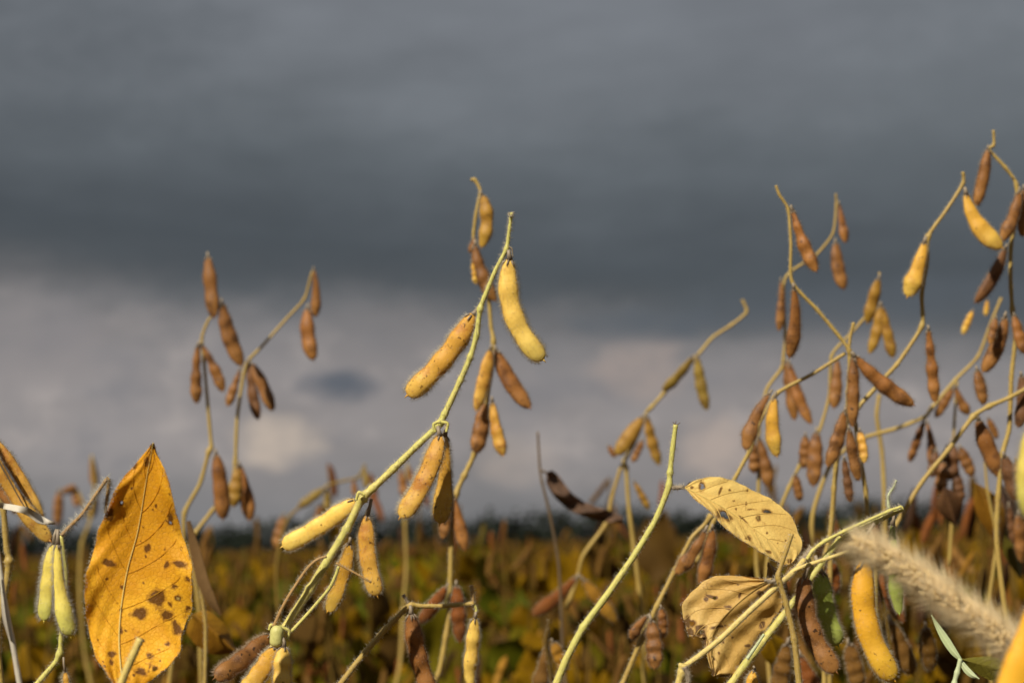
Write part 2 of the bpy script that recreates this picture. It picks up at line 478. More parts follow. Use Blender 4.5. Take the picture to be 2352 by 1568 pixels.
def tube(geo, line, rad, sides=8, mi=0, cap=True):
    line = np.asarray(line, float)
    rad = np.broadcast_to(np.asarray(rad, float), (len(line),))
    tg = nrm(np.gradient(line, axis=0))
    ref = np.array([0.3, -0.9, 0.25])
    n = np.cross(tg, ref)
    n = nrm(n)
    b = np.cross(tg, n)
    th = np.linspace(0, 2 * np.pi, sides, endpoint=False)
    v = line[:, None] + rad[:, None, None] * (np.cos(th)[None, :, None] * n[:, None] + np.sin(th)[None, :, None] * b[:, None])
    L = len(line)
    f = []
    for i in range(L - 1):
        for j in range(sides):
            k = (j + 1) % sides
            f.append((i * sides + j, i * sides + k, (i + 1) * sides + k, (i + 1) * sides + j))
    if cap:
        f.append(tuple(range(sides))[::-1])
        f.append(tuple((L - 1) * sides + j for j in range(sides)))
    ll = np.concatenate([[0], np.cumsum(np.linalg.norm(np.diff(line, axis=0), axis=1))]) * 40
    uv = np.stack([np.repeat(ll, sides), np.tile(th / (2 * np.pi), L)], 1)
    geo.add(v.reshape(-1, 3), f, mi, uv)
    return n, b


def hairs(geo, p, d, length, rad, mi=0):
    """three-sided tapering hairs"""
    n = len(p)
    d = nrm(d)
    a = nrm(np.cross(d, RNG.normal(size=(n, 3))))
    b = np.cross(d, a)
    L = np.broadcast_to(np.asarray(length, float), (n,))[:, None]
    p = p - d * rad * 2
    vs = [p + rad * a, p + rad * (-0.5 * a + 0.866 * b), p + rad * (-0.5 * a - 0.866 * b), p + d * L]
    v = np.stack(vs, 1).reshape(-1, 3)
    k = np.arange(n)[:, None] * 4
    f = np.concatenate([k + [0, 1, 3], k + [1, 2, 3], k + [2, 0, 3]])
    geo.add_np(v, f, mi)


def tube_hairs(geo, line, rad, count, length, hr):
    line = np.asarray(line, float)
    rad = np.broadcast_to(np.asarray(rad, float), (len(line),))
    tg = nrm(np.gradient(line, axis=0))
    seg = np.linalg.norm(np.diff(line, axis=0), axis=1)
    idx = RNG.choice(len(seg), size=count, p=seg / seg.sum())
    t = RNG.random(count)[:, None]
    p = line[idx] * (1 - t) + line[idx + 1] * t
    r = rad[idx] * (1 - t[:, 0]) + rad[idx + 1] * t[:, 0]
    d = RNG.normal(size=(count, 3))
    d -= (d * tg[idx]).sum(1, keepdims=True) * tg[idx]
    d = nrm(d)
    hairs(geo, p + d * r[:, None] * 0.96, d + tg[idx] * RNG.normal(0, 0.35, (count, 1)) + RNG.normal(0, 0.25, (count, 3)),
          length * (0.5 + RNG.random(count)), hr)


class Pod:
    """a bean pod: a bent, flattened body swelling round its beans, with a beak"""
    def __init__(self, A, B, w, bow=0.0, thick=0.72, beans=3, view=None, roll=0.0, neck=0.3, waist=0.09, low=0.0, seed=0, tipt=0.74, ramp=0.30, blunt=2.0):
        self.tipt, self.ramp, self.blunt = tipt, ramp, blunt
        A, B = np.asarray(A, float), np.asarray(B, float)
        view = FWD if view is None else np.asarray(view, float)
        self.A, self.B = A, B
        u = nrm(B - A)
        n = np.cross(u, view)
        n = n / max(np.linalg.norm(n), 1e-9)
        self.C = (A + B) / 2 + n * bow * 2.0
        self.w, self.thick, self.beans, self.roll = w, thick, beans, roll
        self.neck, self.waist, self.low = neck, waist, low
        self.n0 = n
        self.len = np.linalg.norm(B - A)
        self.ph = (seed * 0.37) % 1.0

    def centre(self, s):
        s = s[..., None]
        return self.A * (1 - s) ** 2 + 2 * self.C * s * (1 - s) + self.B * s ** 2

    def surf(self, s, th):
        c = self.centre(s)
        ss_ = s[..., None]
        tg = nrm(2 * (1 - ss_) * (self.C - self.A) + 2 * ss_ * (self.B - self.C))
        nn = nrm(self.n0 - (self.n0 * tg).sum(-1, keepdims=True) * tg)
        bb = np.cross(tg, nn)
        ca, sa = math.cos(self.roll), math.sin(self.roll)
        nn, bb = nn * ca + bb * sa, bb * ca - nn * sa
        up = np.clip(s / self.ramp, 0, 1); up = up ** 0.85; up = up * (2 - up)
        f = self.neck * 0.5 + (1 - self.neck * 0.5) * up
        e = np.clip((s - self.tipt) / (1 - self.tipt), 0, 1)
        f = f * (0.05 + 0.95 * np.sqrt(np.clip(1 - e ** self.blunt, 0, 1)))
        bump = 0.5 + 0.5 * np.cos(2 * np.pi * (self.beans * (s - 0.12) / 0.84 - 0.5))
        f = f * (1 - self.waist * (1 - bump) * np.clip((s - 0.1) / 0.1, 0, 1) * np.clip((0.95 - s) / 0.1, 0, 1))
        f = f * (1 - self.low * (1 - np.clip((s - 0.35) / 0.35, 0, 1)))
        f = np.maximum(f, 0.03)
        hw = self.w * 0.5 * f
        th_ = self.thick * (1 - 2.2 * self.waist * (1 - bump)) * (0.93 + 0.07 * bump)
        ridge = 1 + 0.05 * np.exp(-((np.sin(th)) / 0.22) ** 2)
        return c + nn * (hw * np.cos(th) * ridge)[..., None] + bb * (hw * th_ * np.sin(th))[..., None]

    def add(self, geo, rings=26, sides=14, mi=0):
        s = np.linspace(0, 1, rings)
        s = s + 0.03 * np.sin(2 * np.pi * s) * -1 * 0
        s[-2] = 1 - 0.35 * (1 - s[-3]) if rings > 12 else s[-2]
        th = np.linspace(0, 2 * np.pi, sides, endpoint=False)
        Sg, Tg = np.meshgrid(s, th, indexing='ij')
        v = self.surf(Sg, Tg).reshape(-1, 3)
        f = []
        for i in range(rings - 1):
            for j in range(sides):
                k = (j + 1) % sides
                f.append((i * sides + j, i * sides + k, (i + 1) * sides + k, (i + 1) * sides + j))
        f.append(tuple(range(sides))[::-1])
        f.append(tuple((rings - 1) * sides + j for j in range(sides)))
        uv = np.stack([Sg.ravel(), Tg.ravel() / (2 * np.pi)], 1)
        geo.add(v, f, mi, uv)

    def fuzz(self, geo, count, length, hr, mi=0):
        s, th = 0.02 + 0.97 * RNG.random(count), RNG.random(count) * 2 * np.pi
        m = RNG.random(count) < 0.84            # most of the hair stands along the two seams
        th = np.where(m, RNG.integers(0, 2, count) * np.pi + RNG.normal(0, 0.30, count) - self.roll, th)
        p = self.surf(s, th)
        d1 = self.surf(np.clip(s + 0.01, 0, 1), th) - self.surf(np.clip(s - 0.01, 0, 1), th)
        d2 = self.surf(s, th + 0.02) - self.surf(s, th - 0.02)
        n = nrm(np.cross(d2, d1))
        c = self.centre(s)
        n = n * np.sign(((p - c) * n).sum(1, keepdims=True))
        d = n + nrm(d1) * (0.35 + RNG.normal(0, 0.25, (count, 1))) + RNG.normal(0, 0.22, (count, 3))
        hairs(geo, p, d, length * (0.55 + 0.8 * RNG.random(count)), hr, mi)


def leaf_grid(mid, left, right, rows, cols, zf, to3d, edge_amp=0.012):
    """grid over a leaf outline given as midrib / left edge / right edge"""
    def resample(p):
        p = smooth_line(p, 8)
        l = np.concatenate([[0], np.cumsum(np.linalg.norm(np.diff(p, axis=0), axis=1))])
        t = np.linspace(0, l[-1], rows)
        return np.stack([np.interp(t, l, p[:, k]) for k in range(2)], 1)
    M, Lf, Rt = resample(mid), resample(left), resample(right)
    out, uvs, px = [], [], []
    for i in range(rows):
        s = i / (rows - 1)
        for j in range(-cols, cols + 1):
            t = j / cols
            e = Lf[i] if t < 0 else Rt[i]
            q = M[i] + (e - M[i]) * abs(t) * (1 + edge_amp * (math.sin(37 * s + 5 * math.copysign(1, t)) + 0.7 * math.sin(83 * s + 2)))
            px.append(q)
            out.append(to3d(q[0], q[1], zf(s, t)))
            uvs.append((s, 0.5 + 0.5 * t))
    return np.array(out), np.array(uvs), np.array(px), M


def leaf_faces(rows, nc, px=None, holes=()):
    f = []
    for i in range(rows - 1):
        for j in range(nc - 1):
            q = (i * nc + j, i * nc + j + 1, (i + 1) * nc + j + 1, (i + 1) * nc + j)
            if px is not None and holes:
                c = px[list(q)].mean(0)
                if any(hole_d(c, h) < 0.8 for h in holes):
                    continue
            f.append(q)
    return f


def hole_d(c, h):
    x, y, a, b, r = h
    dx, dy = c[..., 0] - x, c[..., 1] - y
    ca, sa = math.cos(R(r)), math.sin(R(r))
    u, w = (dx * ca + dy * sa) / a, (-dx * sa + dy * ca) / b
    return np.sqrt(u * u + w * w) + 0.10 * np.sin(3 * np.arctan2(w, u) + x) + 0.08 * np.sin(5 * np.arctan2(w, u) + 2 * y)


# ------------------------------------------------------------------ ground, far wood
g = Geo()
g.add([(-3000, -200, 0), (3000, -200, 0), (3000, 4000, 0), (-3000, 4000, 0)], [(0, 1, 2, 3)])
ground = link('ground', g.mesh('ground', ['soil']))
ground['kind'] = 'structure'

g = Geo()
for i in range(120):
    ang = R(-24 + 48 * (i + random.uniform(-.4, .4)) / 120)
    D = random.uniform(560, 640)
    x, y = D * math.sin(ang), D * math.cos(ang)
    prof = 0.5 + 0.5 * math.sin(ang * 34 + 1.1) * math.sin(ang * 13 + 0.4)
    h = (7.0 + 5.0 * prof + random.uniform(-1.4, 1.8))
    w = h * random.uniform(0.45, 0.7)
    tube(g, [(x, y, 0), (x, y, h * 0.7)], [0.25, 0.1], 5, 1)
    n = 170
    d = nrm(RNG.normal(size=(n, 3))) * (0.45 + 0.55 * RNG.random((n, 1))) * (0.8 + 0.35 * np.sin(RNG.random((n, 1)) * 9))
    c = d * [w, w, h * 0.56] + [x, y, h * 0.47]
    a = nrm(RNG.normal(size=(n, 3))) * 0.75
    b = nrm(RNG.normal(size=(n, 3))) * 0.75
    v = np.stack([c - a, c + b, c + a, c - b], 1).reshape(-1, 3)
    v[:, 2] = np.maximum(v[:, 2], 0.05)
    g.add_np(v, np.arange(4 * n).reshape(-1, 4), 0)
    # undergrowth along the foot of the wood
    n = 70
    c = np.stack([x + RNG.uniform(-6, 6, n), y - 3 + RNG.uniform(-3, 3, n), RNG.random(n) ** 1.3 * 4.2], 1)
    a = nrm(RNG.normal(size=(n, 3))) * 1.0
    b = nrm(RNG.normal(size=(n, 3))) * 1.0
    v = np.stack([c - a, c + b, c + a, c - b], 1).reshape(-1, 3)
    v[:, 2] = np.maximum(v[:, 2], 0.02)
    g.add_np(v, np.arange(4 * n).reshape(-1, 4), 0)
wd = link('far_woods', g.mesh('far_woods', ['wood', 'bark'], smooth=False))
wd['kind'] = 'stuff'
wd['label'] = 'dark band of distant woods along the horizon under the storm cloud'
wd['category'] = 'woods'


# ------------------------------------------------------------------ traced plants
def ground_tail(p, sway):
    """carry a stem from the last point down to the ground"""
    p = np.asarray(p, float)
    e = p + np.array([sway, random.uniform(0.0, 0.10), 0])
    return [p * (1 - t) + np.array([e[0], e[1], 0.0]) * t + np.array([0, 0, 0.0]) for t in (0.12, 0.35, 0.65, 1.0)]


class Plant:
    def __init__(self, label, d, root, group='soybean plants with ripe pods', name='soybean_plant', cat='soybean plant', hair=1.0):
        self.d = d
        self.hair = hair
        p = at(root[0], root[1], d)
        self.sway = random.uniform(-0.09, 0.09)
        self.root3 = p
        base = np.array([p[0] + self.sway, p[1] + 0.05, 0.0])
        self.o = thing(name, label, cat, tuple(base), group)
        self.base = base
        self.sharp = max(0.0, 1 - abs(d - FOCUS) / 0.5)

    def part(self, name, geo, mats, loc=None, parent=None, kind=None, label=None):
        """loc: world position of the part's own origin"""
        loc = self.base if loc is None else np.asarray(loc)
        me = geo.mesh(name, mats, loc)
        pl = np.asarray(parent['_w']) if parent is not None else self.base
        o = link(name, me, parent if parent is not None else self.o, tuple(loc - pl))
        if kind:
            o['kind'] = kind
        if label:
            o['label'] = label
        return o

    def stem(self, pts, w, mat='stem', name='stem', dd=0.0, down=False, hair=1.0, nodes=(), dds=None, hm='hair', hl=1.3):
        """pts in photo units, w = (start, end) diameter in photo units"""
        d = self.d + dd
        k = KPX * d
        P = [at(x, y, d + (dds[i] if dds else 0.0)) for i, (x, y) in enumerate(pts)]
        n_in = len(P)
        if down:
            b = self.base
            q = P[-1]
            P += [q + (b - q) * t + np.array([random.uniform(-.009, .009), random.uniform(-.01, .01), 0]) * (0.1 < t < 1) for t in (0.06, 0.14, 0.24, 0.4, 0.7, 1.0)]
        if self.sharp < 0.75:
            P = [q if i in (0, len(P) - 1) else q + np.array([random.gauss(0, 2.2), random.gauss(0, 2.2), random.gauss(0, 2.2)]) * k for i, q in enumerate(P)]
        line = smooth_line(P, 8, 0.34)
        m = len(line)
        r = np.interp(np.linspace(0, 1, m), [0, (n_in - 1) / (len(P) - 1), 1], [w[0], w[1], w[1] * (1.25 if down else 1.0)]) * 0.5 * k * (0.86 if self.sharp < 0.75 else 1.0)
        # knobbly nodes
        for (x, y, s) in nodes:
            q = at(x, y, d)
            dist = np.linalg.norm(line - q, axis=1)
            r = r * (1 + s * np.exp(-(dist / (9 * k)) ** 2))
        if name in ('stem', 'branch') and n_in > 3:      # swollen nodes where pods and leaves sat
            for q in P[1:n_in - 1]:
                if random.random() < 0.55:
                    dist = np.linalg.norm(line - q, axis=1)
                    r = r * (1 + random.uniform(0.12, 0.4) * np.exp(-(dist / (6 * k)) ** 2))
        r = r * (1 + 0.04 * np.sin(np.arange(m) * 1.3) + RNG.normal(0, 0.015, m))
        g = Geo()
        tube(g, line, r, 10)
        loc = line[0]
        o = self.part(name, g, [mat], loc)
        o['_w'] = list(map(float, loc))
        if hair > 0 and self.sharp > 0.05:
            mm = int(8 * (n_in - 1)) + 1
            L = np.linalg.norm(np.diff(line[:mm], axis=0), axis=1).sum()
            cnt = int(L / 0.1 * 1300 * hair * self.hair * (0.35 + 0.65 * self.sharp))
            if cnt > 4:
                hg = Geo()
                tube_hairs(hg, line[:mm], r[:mm], cnt, 0.0012 * hl, 0.000065)
                self.part('fuzz', hg, [hm], loc, o, 'stuff')
        return o

    def pod(self, bx, by, tx, ty, w, col='brn', bow=0.0, dd=None, dz=None, beans=3, thick=None, fuzz=None, calyx=True, low=0.0, waist=0.08, node=None, neck=0.3, tipt=0.72, hm=None, label=None, roll=None, spots=()):
        d = self.d + (random.uniform(-0.004, 0.004) if dd is None else dd)
        L = math.hypot(tx - bx, ty - by) * KPX * d
        dz = random.uniform(-0.15, 0.15) * L if dz is None else dz
        A, B = at(bx, by, d), at(tx, ty, d + dz)
        k = KPX * d
        named = tipt != 0.72
        if not named:
            waist = waist if waist != 0.08 else random.choice((0.06, 0.10, 0.14, 0.19))
            low = low or random.choice((0, 0, 0.12, 0.25, 0.35))
            tipt = random.uniform(0.60, 0.74)
            if abs(self.d - FOCUS) > 0.12:
                beans = random.choice((2, 3, 3))
        wf = w * (1.14 if not named and abs(self.d - FOCUS) > 0.12 else 1.0)
        pd = Pod(A, B, wf * k, bow * k, thick if thick else random.uniform(0.5, 0.7), beans,
                 roll=random.uniform(-0.35, 0.35) if roll is None else roll, neck=neck, waist=waist, low=low, seed=bx, tipt=tipt, ramp=0.30 if named else random.uniform(0.36, 0.55), blunt=2.1 if named else random.uniform(1.45, 1.8))
        g = Geo()
        sharp = self.sharp
        pd.add(g, 30 if sharp > 0.5 else 20, 18 if sharp > 0.5 else 12)
        # beak at the tip
        e = nrm(pd.B - pd.C)
        tube(g, [B - e * w * k * 0.12, B + e * w * k * 0.05, B + e * w * k * 0.16 + np.array([0, 0, -0.02 * w * k])], [w * k * 0.09, w * k * 0.035, w * k * 0.012], 6)
        o = self.part('pod', g, [col], A, label=label)
        o['_w'] = list(map(float, A))
        # calyx: short stalk with withered sepals
        if calyx:
            cg = Geo()
            u = nrm(pd.C - pd.A)
            r0 = w * k * 0.13
            stalk = A - u * w * k * 0.38
            if node:
                stalk = at(node[0], node[1], d)
            tube(cg, [stalk, (stalk + A) / 2 + RNG.normal(0, 0.0003, 3), A + u * w * k * 0.05], [r0 * 0.75, r0 * 0.8, r0 * 1.25], 7)
            for q in range(5):
                s = 0.02 + 0.02 * random.random()
                th = q * 1.2566 + random.random()
                p0 = pd.surf(np.array(0.015), np.array(th))
                p1 = pd.surf(np.array(0.05 + s), np.array(th))
                out = nrm(p1 - pd.centre(np.array(0.1)))
                tube(cg, [p0, p0 * .4 + p1 * .6 + out * r0 * 0.5, p1 + out * r0 * 0.6], [r0 * 0.45, r0 * 0.32, r0 * 0.06], 5)
            if sharp > 0.3:
                c = 60
                hairs(cg, A + RNG.normal(0, r0 * 0.9, (c, 3)), RNG.normal(size=(c, 3)) + u * 0.5, 0.0012, 0.00005)
            self.part('calyx', cg, ['calyx'], A, o)
        n = fuzz if fuzz is not None else int((1500 * sharp ** 1.2 + 320) * self.hair * min(1.2, L / 0.045))
        if n:
            hg = Geo()
            pd.fuzz(hg, n, 0.0020, 0.00005 if sharp > 0.5 else 0.00006)
            self.part('fuzz', hg, [hm or ('hairb' if col in ('brn', 'red', 'drk') else 'hair')], A, o, 'stuff')
        return o

    def leaf(self, mid, left, right, mat, zf=None, rows=60, cols=18, dd=0.0, holes=(), spots=(), petiole=None, edge=0, midrib=True, name='leaf', label=None, rib='stemy', thick=0.0003, rev=1, veins=0):
        d0 = self.d + dd
        zf = zf or (lambda s, t: 0.010 * abs(t))
        V, UV, PX, M = leaf_grid(mid, left, right, rows, cols, zf, lambda x, y, z: at(x, y, d0 + z))
        nc = 2 * cols + 1
        sp = np.zeros(len(V))
        for h in list(spots) + [(x, y, a * 1.0, b * 1.0, r) for (x, y, a, b, r) in holes]:
            sp = np.maximum(sp, np.clip(1.30 - hole_d(PX, h) * (0.62 if h in holes else 0.85), 0, 1))
        F = leaf_faces(rows, nc, PX, holes)
        g = Geo()
        g.add(V, F, 0, UV, sp)
        # back side, so that the blade has thickness
        nv = np.zeros_like(V).reshape(rows, nc, 3)
        G = V.reshape(rows, nc, 3)
        nv = nrm(np.cross(np.gradient(G, axis=0), np.gradient(G, axis=1))).reshape(-1, 3)
        nv *= np.sign((nv @ FWD))[:, None]
        g.add(V + nv * thick, [f[::-1] for f in F], 0, UV, sp)
        loc = V[cols]
        o = self.part(name, g, [mat], loc, label=label)
        o['_w'] = list(map(float, loc))
        if midrib:
            mg = Geo()
            line = V.reshape(rows, nc, 3)[:, cols] - FWD * 0.0003
            L = np.linalg.norm(line[0] - line[-1])
            tube(mg, line[:-1], np.linspace(L * 0.0038, L * 0.001, rows - 1)[::rev], 6)
            self.part('midrib', mg, [rib], loc, o)
        if veins:
            G3 = V.reshape(rows, nc, 3)
            for side in (-1, 1):
                for q in range(veins):
                    s0 = (q + 0.6 + 0.25 * random.random()) / (veins + 0.8)
                    pts = []
                    for tt in np.linspace(0, 0.93, 9):
                        ss_ = (1 - s0 if rev < 0 else s0) + (0.20 * tt ** 1.15) * (-1 if rev < 0 else 1)
                        if not 0.02 < ss_ < 0.97:
                            break
                        fi, fj = ss_ * (rows - 1), cols + side * tt * cols
                        i0, j0 = min(int(fi), rows - 2), min(int(fj), nc - 2)
                        a, b = fi - i0, fj - j0
                        pts.append(G3[i0, j0] * (1 - a) * (1 - b) + G3[i0 + 1, j0] * a * (1 - b) + G3[i0, j0 + 1] * (1 - a) * b + G3[i0 + 1, j0 + 1] * a * b - FWD * 0.00012)
                    if len(pts) > 3:
                        vg = Geo()
                        tube(vg, smooth_line(pts, 3), np.linspace(0.00019, 0.00007, 3 * (len(pts) - 1) + 1), 5)
                        self.part('vein', vg, [mat], loc, o)
        if edge:
            hg = Geo()
            E = np.vstack([G[:, 0], G[:, -1]])
            c = np.vstack([G[:, cols], G[:, cols]])
            idx = RNG.integers(0, len(E) - 1, edge)
            p = E[idx] + RNG.normal(0, 0.0004, (edge, 3))
            hairs(hg, p, nrm(E[idx] - c[idx]) + RNG.normal(0, 0.5, (edge, 3)), 0.0009, 0.00006)
            self.part('fuzz', hg, ['hairw'], loc, o, 'stuff')
        return o


def strap(mid, hw):
    """outline of a narrow blade from its midline and half widths"""
    m = np.asarray(mid, float)
    t = nrm(np.gradient(m, axis=0))
    n = np.stack([t[:, 1], -t[:, 0]], 1)
    h = np.asarray(hw, float)[:, None]
    return mid, (m + n * h).tolist(), (m - n * h).tolist()


def ovate(base, tip, w, bend=0.0):
    """outline of an ovate leaf"""
    b, t = np.asarray(base, float), np.asarray(tip, float)
    u = nrm(t - b)
    n = np.array([u[1], -u[0]])
    s = np.linspace(0, 1, 9)
    L = np.linalg.norm(t - b)
    mid = b + (t - b) * s[:, None] + n * (bend * np.sin(np.pi * s))[:, None]
    f = np.array([0.02, 0.45, 0.82, 1.0, 0.98, 0.82, 0.58, 0.30, 0.0])[:, None]
    return mid.tolist(), (mid + n * f * w / 2).tolist(), (mid - n * f * w / 2).tolist()


# --- the sharp leaning plant in the middle
p = Plant('sharp leaning soybean stem in the middle with two yellow pods near its tip', 0.836, (560, 1640))
p.stem([(1175, 488), (1169, 534), (1163, 572), (1139, 619), (1119, 667), (1103, 709), (1095, 768), (1080, 820), (1058, 872), (1022, 949), (1006, 978), (962, 1019), (905, 1075), (855, 1122), (831, 1145), (796, 1216), (752, 1288), (713, 1351), (657, 1438), (622, 1500), (590, 1575), (560, 1640)],
       (8, 22), 'stem', down=True, nodes=[(1163, 572, .35), (1103, 709, .25), (1010, 970, .35), (835, 1140, .4), (745, 1300, .1), (650, 1448, .4)], hair=1.6)
p.pod(1171, 594, 1249, 827, 46, 'yel', -33, dd=-0.004, dz=0.0, beans=3, waist=0.08, thick=0.6, neck=0.5, node=(1168, 574), fuzz=2300, roll=0.0, label='bright yellow pod with greenish tip', tipt=0.86)
p.pod(1087, 721, 935, 908, 47, 'tan', 13, dd=0.008, dz=0.004, beans=3, waist=0.11, neck=0.55, node=(1098, 708), fuzz=1900, roll=0.1, label='tan speckled pod', tipt=0.86)
p.pod(1021, 998, 1010, 1202, 43, 'gold', 6, dd=0.006, dz=0.0, beans=2, low=0.42, node=(1024, 975), fuzz=1900, tipt=0.82)
p.pod(1011, 998, 919, 1188, 45, 'tan', 12, dd=-0.006, dz=-0.004, beans=3, waist=0.07, node=(1006, 978), fuzz=1900, neck=0.5, tipt=0.84)
p.pod(817, 1149, 648, 1255, 41, 'yel', 6, dd=0.014, dz=0.006, beans=3, waist=0.09, node=(838, 1135), fuzz=1500, neck=0.6, tipt=0.86)
p.pod(843, 1181, 867, 1368, 40, 'tan', -11, dd=0.002, dz=0.0, beans=3, waist=0.06, node=(853, 1145), fuzz=1700, tipt=0.86)
p.pod(803, 1246, 752, 1404, 36, 'gold', 8, dd=0.018, dz=0.01, beans=2, waist=0.2, thick=0.4, roll=0.3, tipt=0.8)
p.pod(621, 1459, 493, 1557, 42, 'brn', 5, dd=0.004, dz=-0.02, beans=3, node=(636, 1450), tipt=0.8, waist=0.11, label='brown lower pod')
p.pod(632, 1487, 558, 1592, 42, 'gold', 4, dd=-0.002, dz=-0.01, beans=3, node=(640, 1470), tipt=0.82, waist=0.1)
p.pod(652, 1483, 653, 1628, 42, 'yel', -4, dd=-0.008, dz=-0.004, beans=3, node=(648, 1462), tipt=0.82, waist=0.1, thick=0.7)
p.stem([(629, 1438), (646, 1400), (668, 1361), (705, 1306), (728, 1285), (750, 1277)], (9, 6), 'stemd', 'petiole', dd=-0.006, hair=0.7)
p.stem([(772, 1292), (815, 1315), (853, 1337)], (6, 5), 'stemd', 'petiole', dd=-0.012, hair=0.5)
p.stem([(669, 1450), (713, 1402), (756, 1351), (772, 1318), (778, 1300)], (8, 7), 'stem', 'petiole', dd=0.010, hair=0.8)
# green swollen node
g = Geo()
q = Pod(at(637, 1436, 0.828), at(634, 1486, 0.828), 30 * KPX * 0.83, 0, 0.9, 1, neck=0.8, waist=0.0)
q.add(g, 18, 14)
o = p.part('node_bulb', g, ['node'], at(637, 1436, 0.828))
for (bx, by, ex, ey, mx, my) in ((1006, 968, 1025, 992, 1028, 972), (1012, 966, 1000, 992, 996, 974), (640, 1436, 660, 1470, 664, 1448), (632, 1438, 618, 1446, 622, 1434), (838, 1136, 818, 1148, 824, 1130)):
    p.stem([(bx, by), (mx, my), (ex, ey)], (8, 6), 'stem', 'pod_stalk', dd=-0.005, hair=0.6)
p.stem([(1168, 566), (1176, 572), (1178, 590)], (5, 2), 'calyx', 'bract', dd=-0.004, hair=0.4)
p.stem([(1173, 500), (1168, 488)], (3, 1), 'calyx', 'bract', dd=-0.002, hair=1.0)
p.stem([(1174, 498), (1181, 486)], (3, 1), 'calyx', 'bract', dd=-0.002, hair=1.0)

# --- plant right behind it
p = Plant('slightly blurred plant with brown pods close behind the sharp leaning stem', 1.19, (1000, 1600))
p.stem([(1081, 413), (1091, 415), (1101, 435), (1095, 486), (1090, 546), (1100, 590), (1112, 640), (1123, 691), (1129, 752), (1135, 780), (1129, 830), (1123, 917), (1110, 980), (1089, 1042), (1068, 1092), (1049, 1133), (1035, 1205), (1033, 1304), (1031, 1403), (1025, 1462), (1005, 1541), (990, 1600)],
       (8, 16), 'stemb', down=True, nodes=[(1049, 1133, .3), (1135, 790, .3)])
for a in ((1107, 447, 1105, 568, 28, 'dgold', 12), (1091, 562, 1139, 691, 31, 'brn', -10), (1091, 546, 1079, 580, 13, 'brn', 0), (1085, 600, 1093, 652, 12, 'gold', 0),
          (1127, 800, 1093, 943, 28, 'tan', 2), (1139, 804, 1218, 937, 33, 'red', -8), (1115, 925, 1092, 1040, 33, 'brn', 2), (1131, 921, 1156, 1046, 28, 'tan', -4),
          (1029, 1137, 1017, 1236, 25, 'brn', 0), (1041, 1141, 1069, 1264, 27, 'red', 0), (1025, 1347, 962, 1430, 27, 'frd', 3), (1049, 1343, 1057, 1474, 31, 'frd', 0)):
    p.pod(*a, dd=random.uniform(-0.012, 0.0))

# --- blurred pair at the left
p = Plant('blurred upright stem with an erect brown pod at its tip, left of the forked one', 1.42, (422, 1260))
p.stem([(488, 726), (479, 739), (461, 779), (468, 827), (479, 932), (485, 1020), (483, 1038), (457, 1108), (426, 1179), (420, 1260)], (7, 12), 'stemb', down=True, nodes=[(484, 1034, .4)])
for a in ((477, 589, 491, 730, 28, 'brn', 0), (510, 697, 556, 840, 32, 'brn', -7), (455, 792, 452, 926, 25, 'brn', -3), (463, 792, 512, 899, 26, 'brn', 4), (496, 1042, 512, 1192, 32, 'red', 3)):
    p.pod(*a, dd=-0.008)
p.stem([(485, 1034), (470, 1033)], (4, 2), 'calyx', 'bract')

p = Plant('blurred forked stem with small drooping brown pods at the left', 1.46, (440, 1260))
p.stem([(720, 622), (718, 629), (699, 686), (659, 730), (602, 796), (573, 827), (558, 862), (545, 963), (538, 1060), (527, 1113), (487, 1174), (452, 1223), (440, 1260)], (6, 12), 'stemb', down=True, nodes=[(570, 830, .4), (538, 1060, .3)])
for a in ((721, 620, 723, 728, 20, 'brn', 4), (707, 708, 721, 827, 30, 'red', -7), (551, 849, 523, 932, 21, 'brn', 0), (571, 831, 593, 963, 26, 'drk', -3), (578, 836, 626, 943, 24, 'brn', 3), (547, 1069, 536, 1163, 30, 'dgold', 0), (551, 1069, 573, 1194, 31, 'red', 3)):
    p.pod(*a, dd=-0.008, low=0.35 if a[4] == 31 else 0.0)

# --- left edge
p = Plant('soybean plant at the left edge with a split brown pod and pale dry leaf strip', 0.93, (-5, 1500))
p.stem([(-30, 990), (-10, 1080), (8, 1172), (15, 1255), (21, 1289), (15, 1335), (0, 1410), (-5, 1500)], (12, 17), 'stemb', down=True, nodes=[(21, 1289, .4)], dd=0.03)
p.pod(-44, 985, 117, 1243, 40, 'tan', -15, dz=0.0, beans=2, waist=0.2, tipt=0.82, low=0.3, thick=0.6, fuzz=1500, label='split brown pod with a pale bulge at its tip')
p.pod(-14, 1008, 98, 1192, 27, 'tan', 5, dd=0.004, dz=0.0, beans=3, tipt=0.7, thick=0.6)
p.pod(-70, 1010, 40, 1178, 30, 'red', 0, dd=0.006, dz=0.0, beans=3)
p.stem([(-14, 1040), (18, 1096), (48, 1150), (70, 1182)], (5, 2), 'stemk', 'seam', dd=-0.008, hair=0)
m_ = [(-25, 1156), (0, 1160), (57, 1172), (94, 1193), (126, 1203)]
p.leaf(*strap(m_, (3, 6, 8, 9, 1)), 'straw', rows=30, cols=4, dd=-0.03, zf=lambda s, t: 0.003 * math.sin(9 * s) + 0.002 * t * math.sin(14 * s), midrib=False, name='leaf_strip')

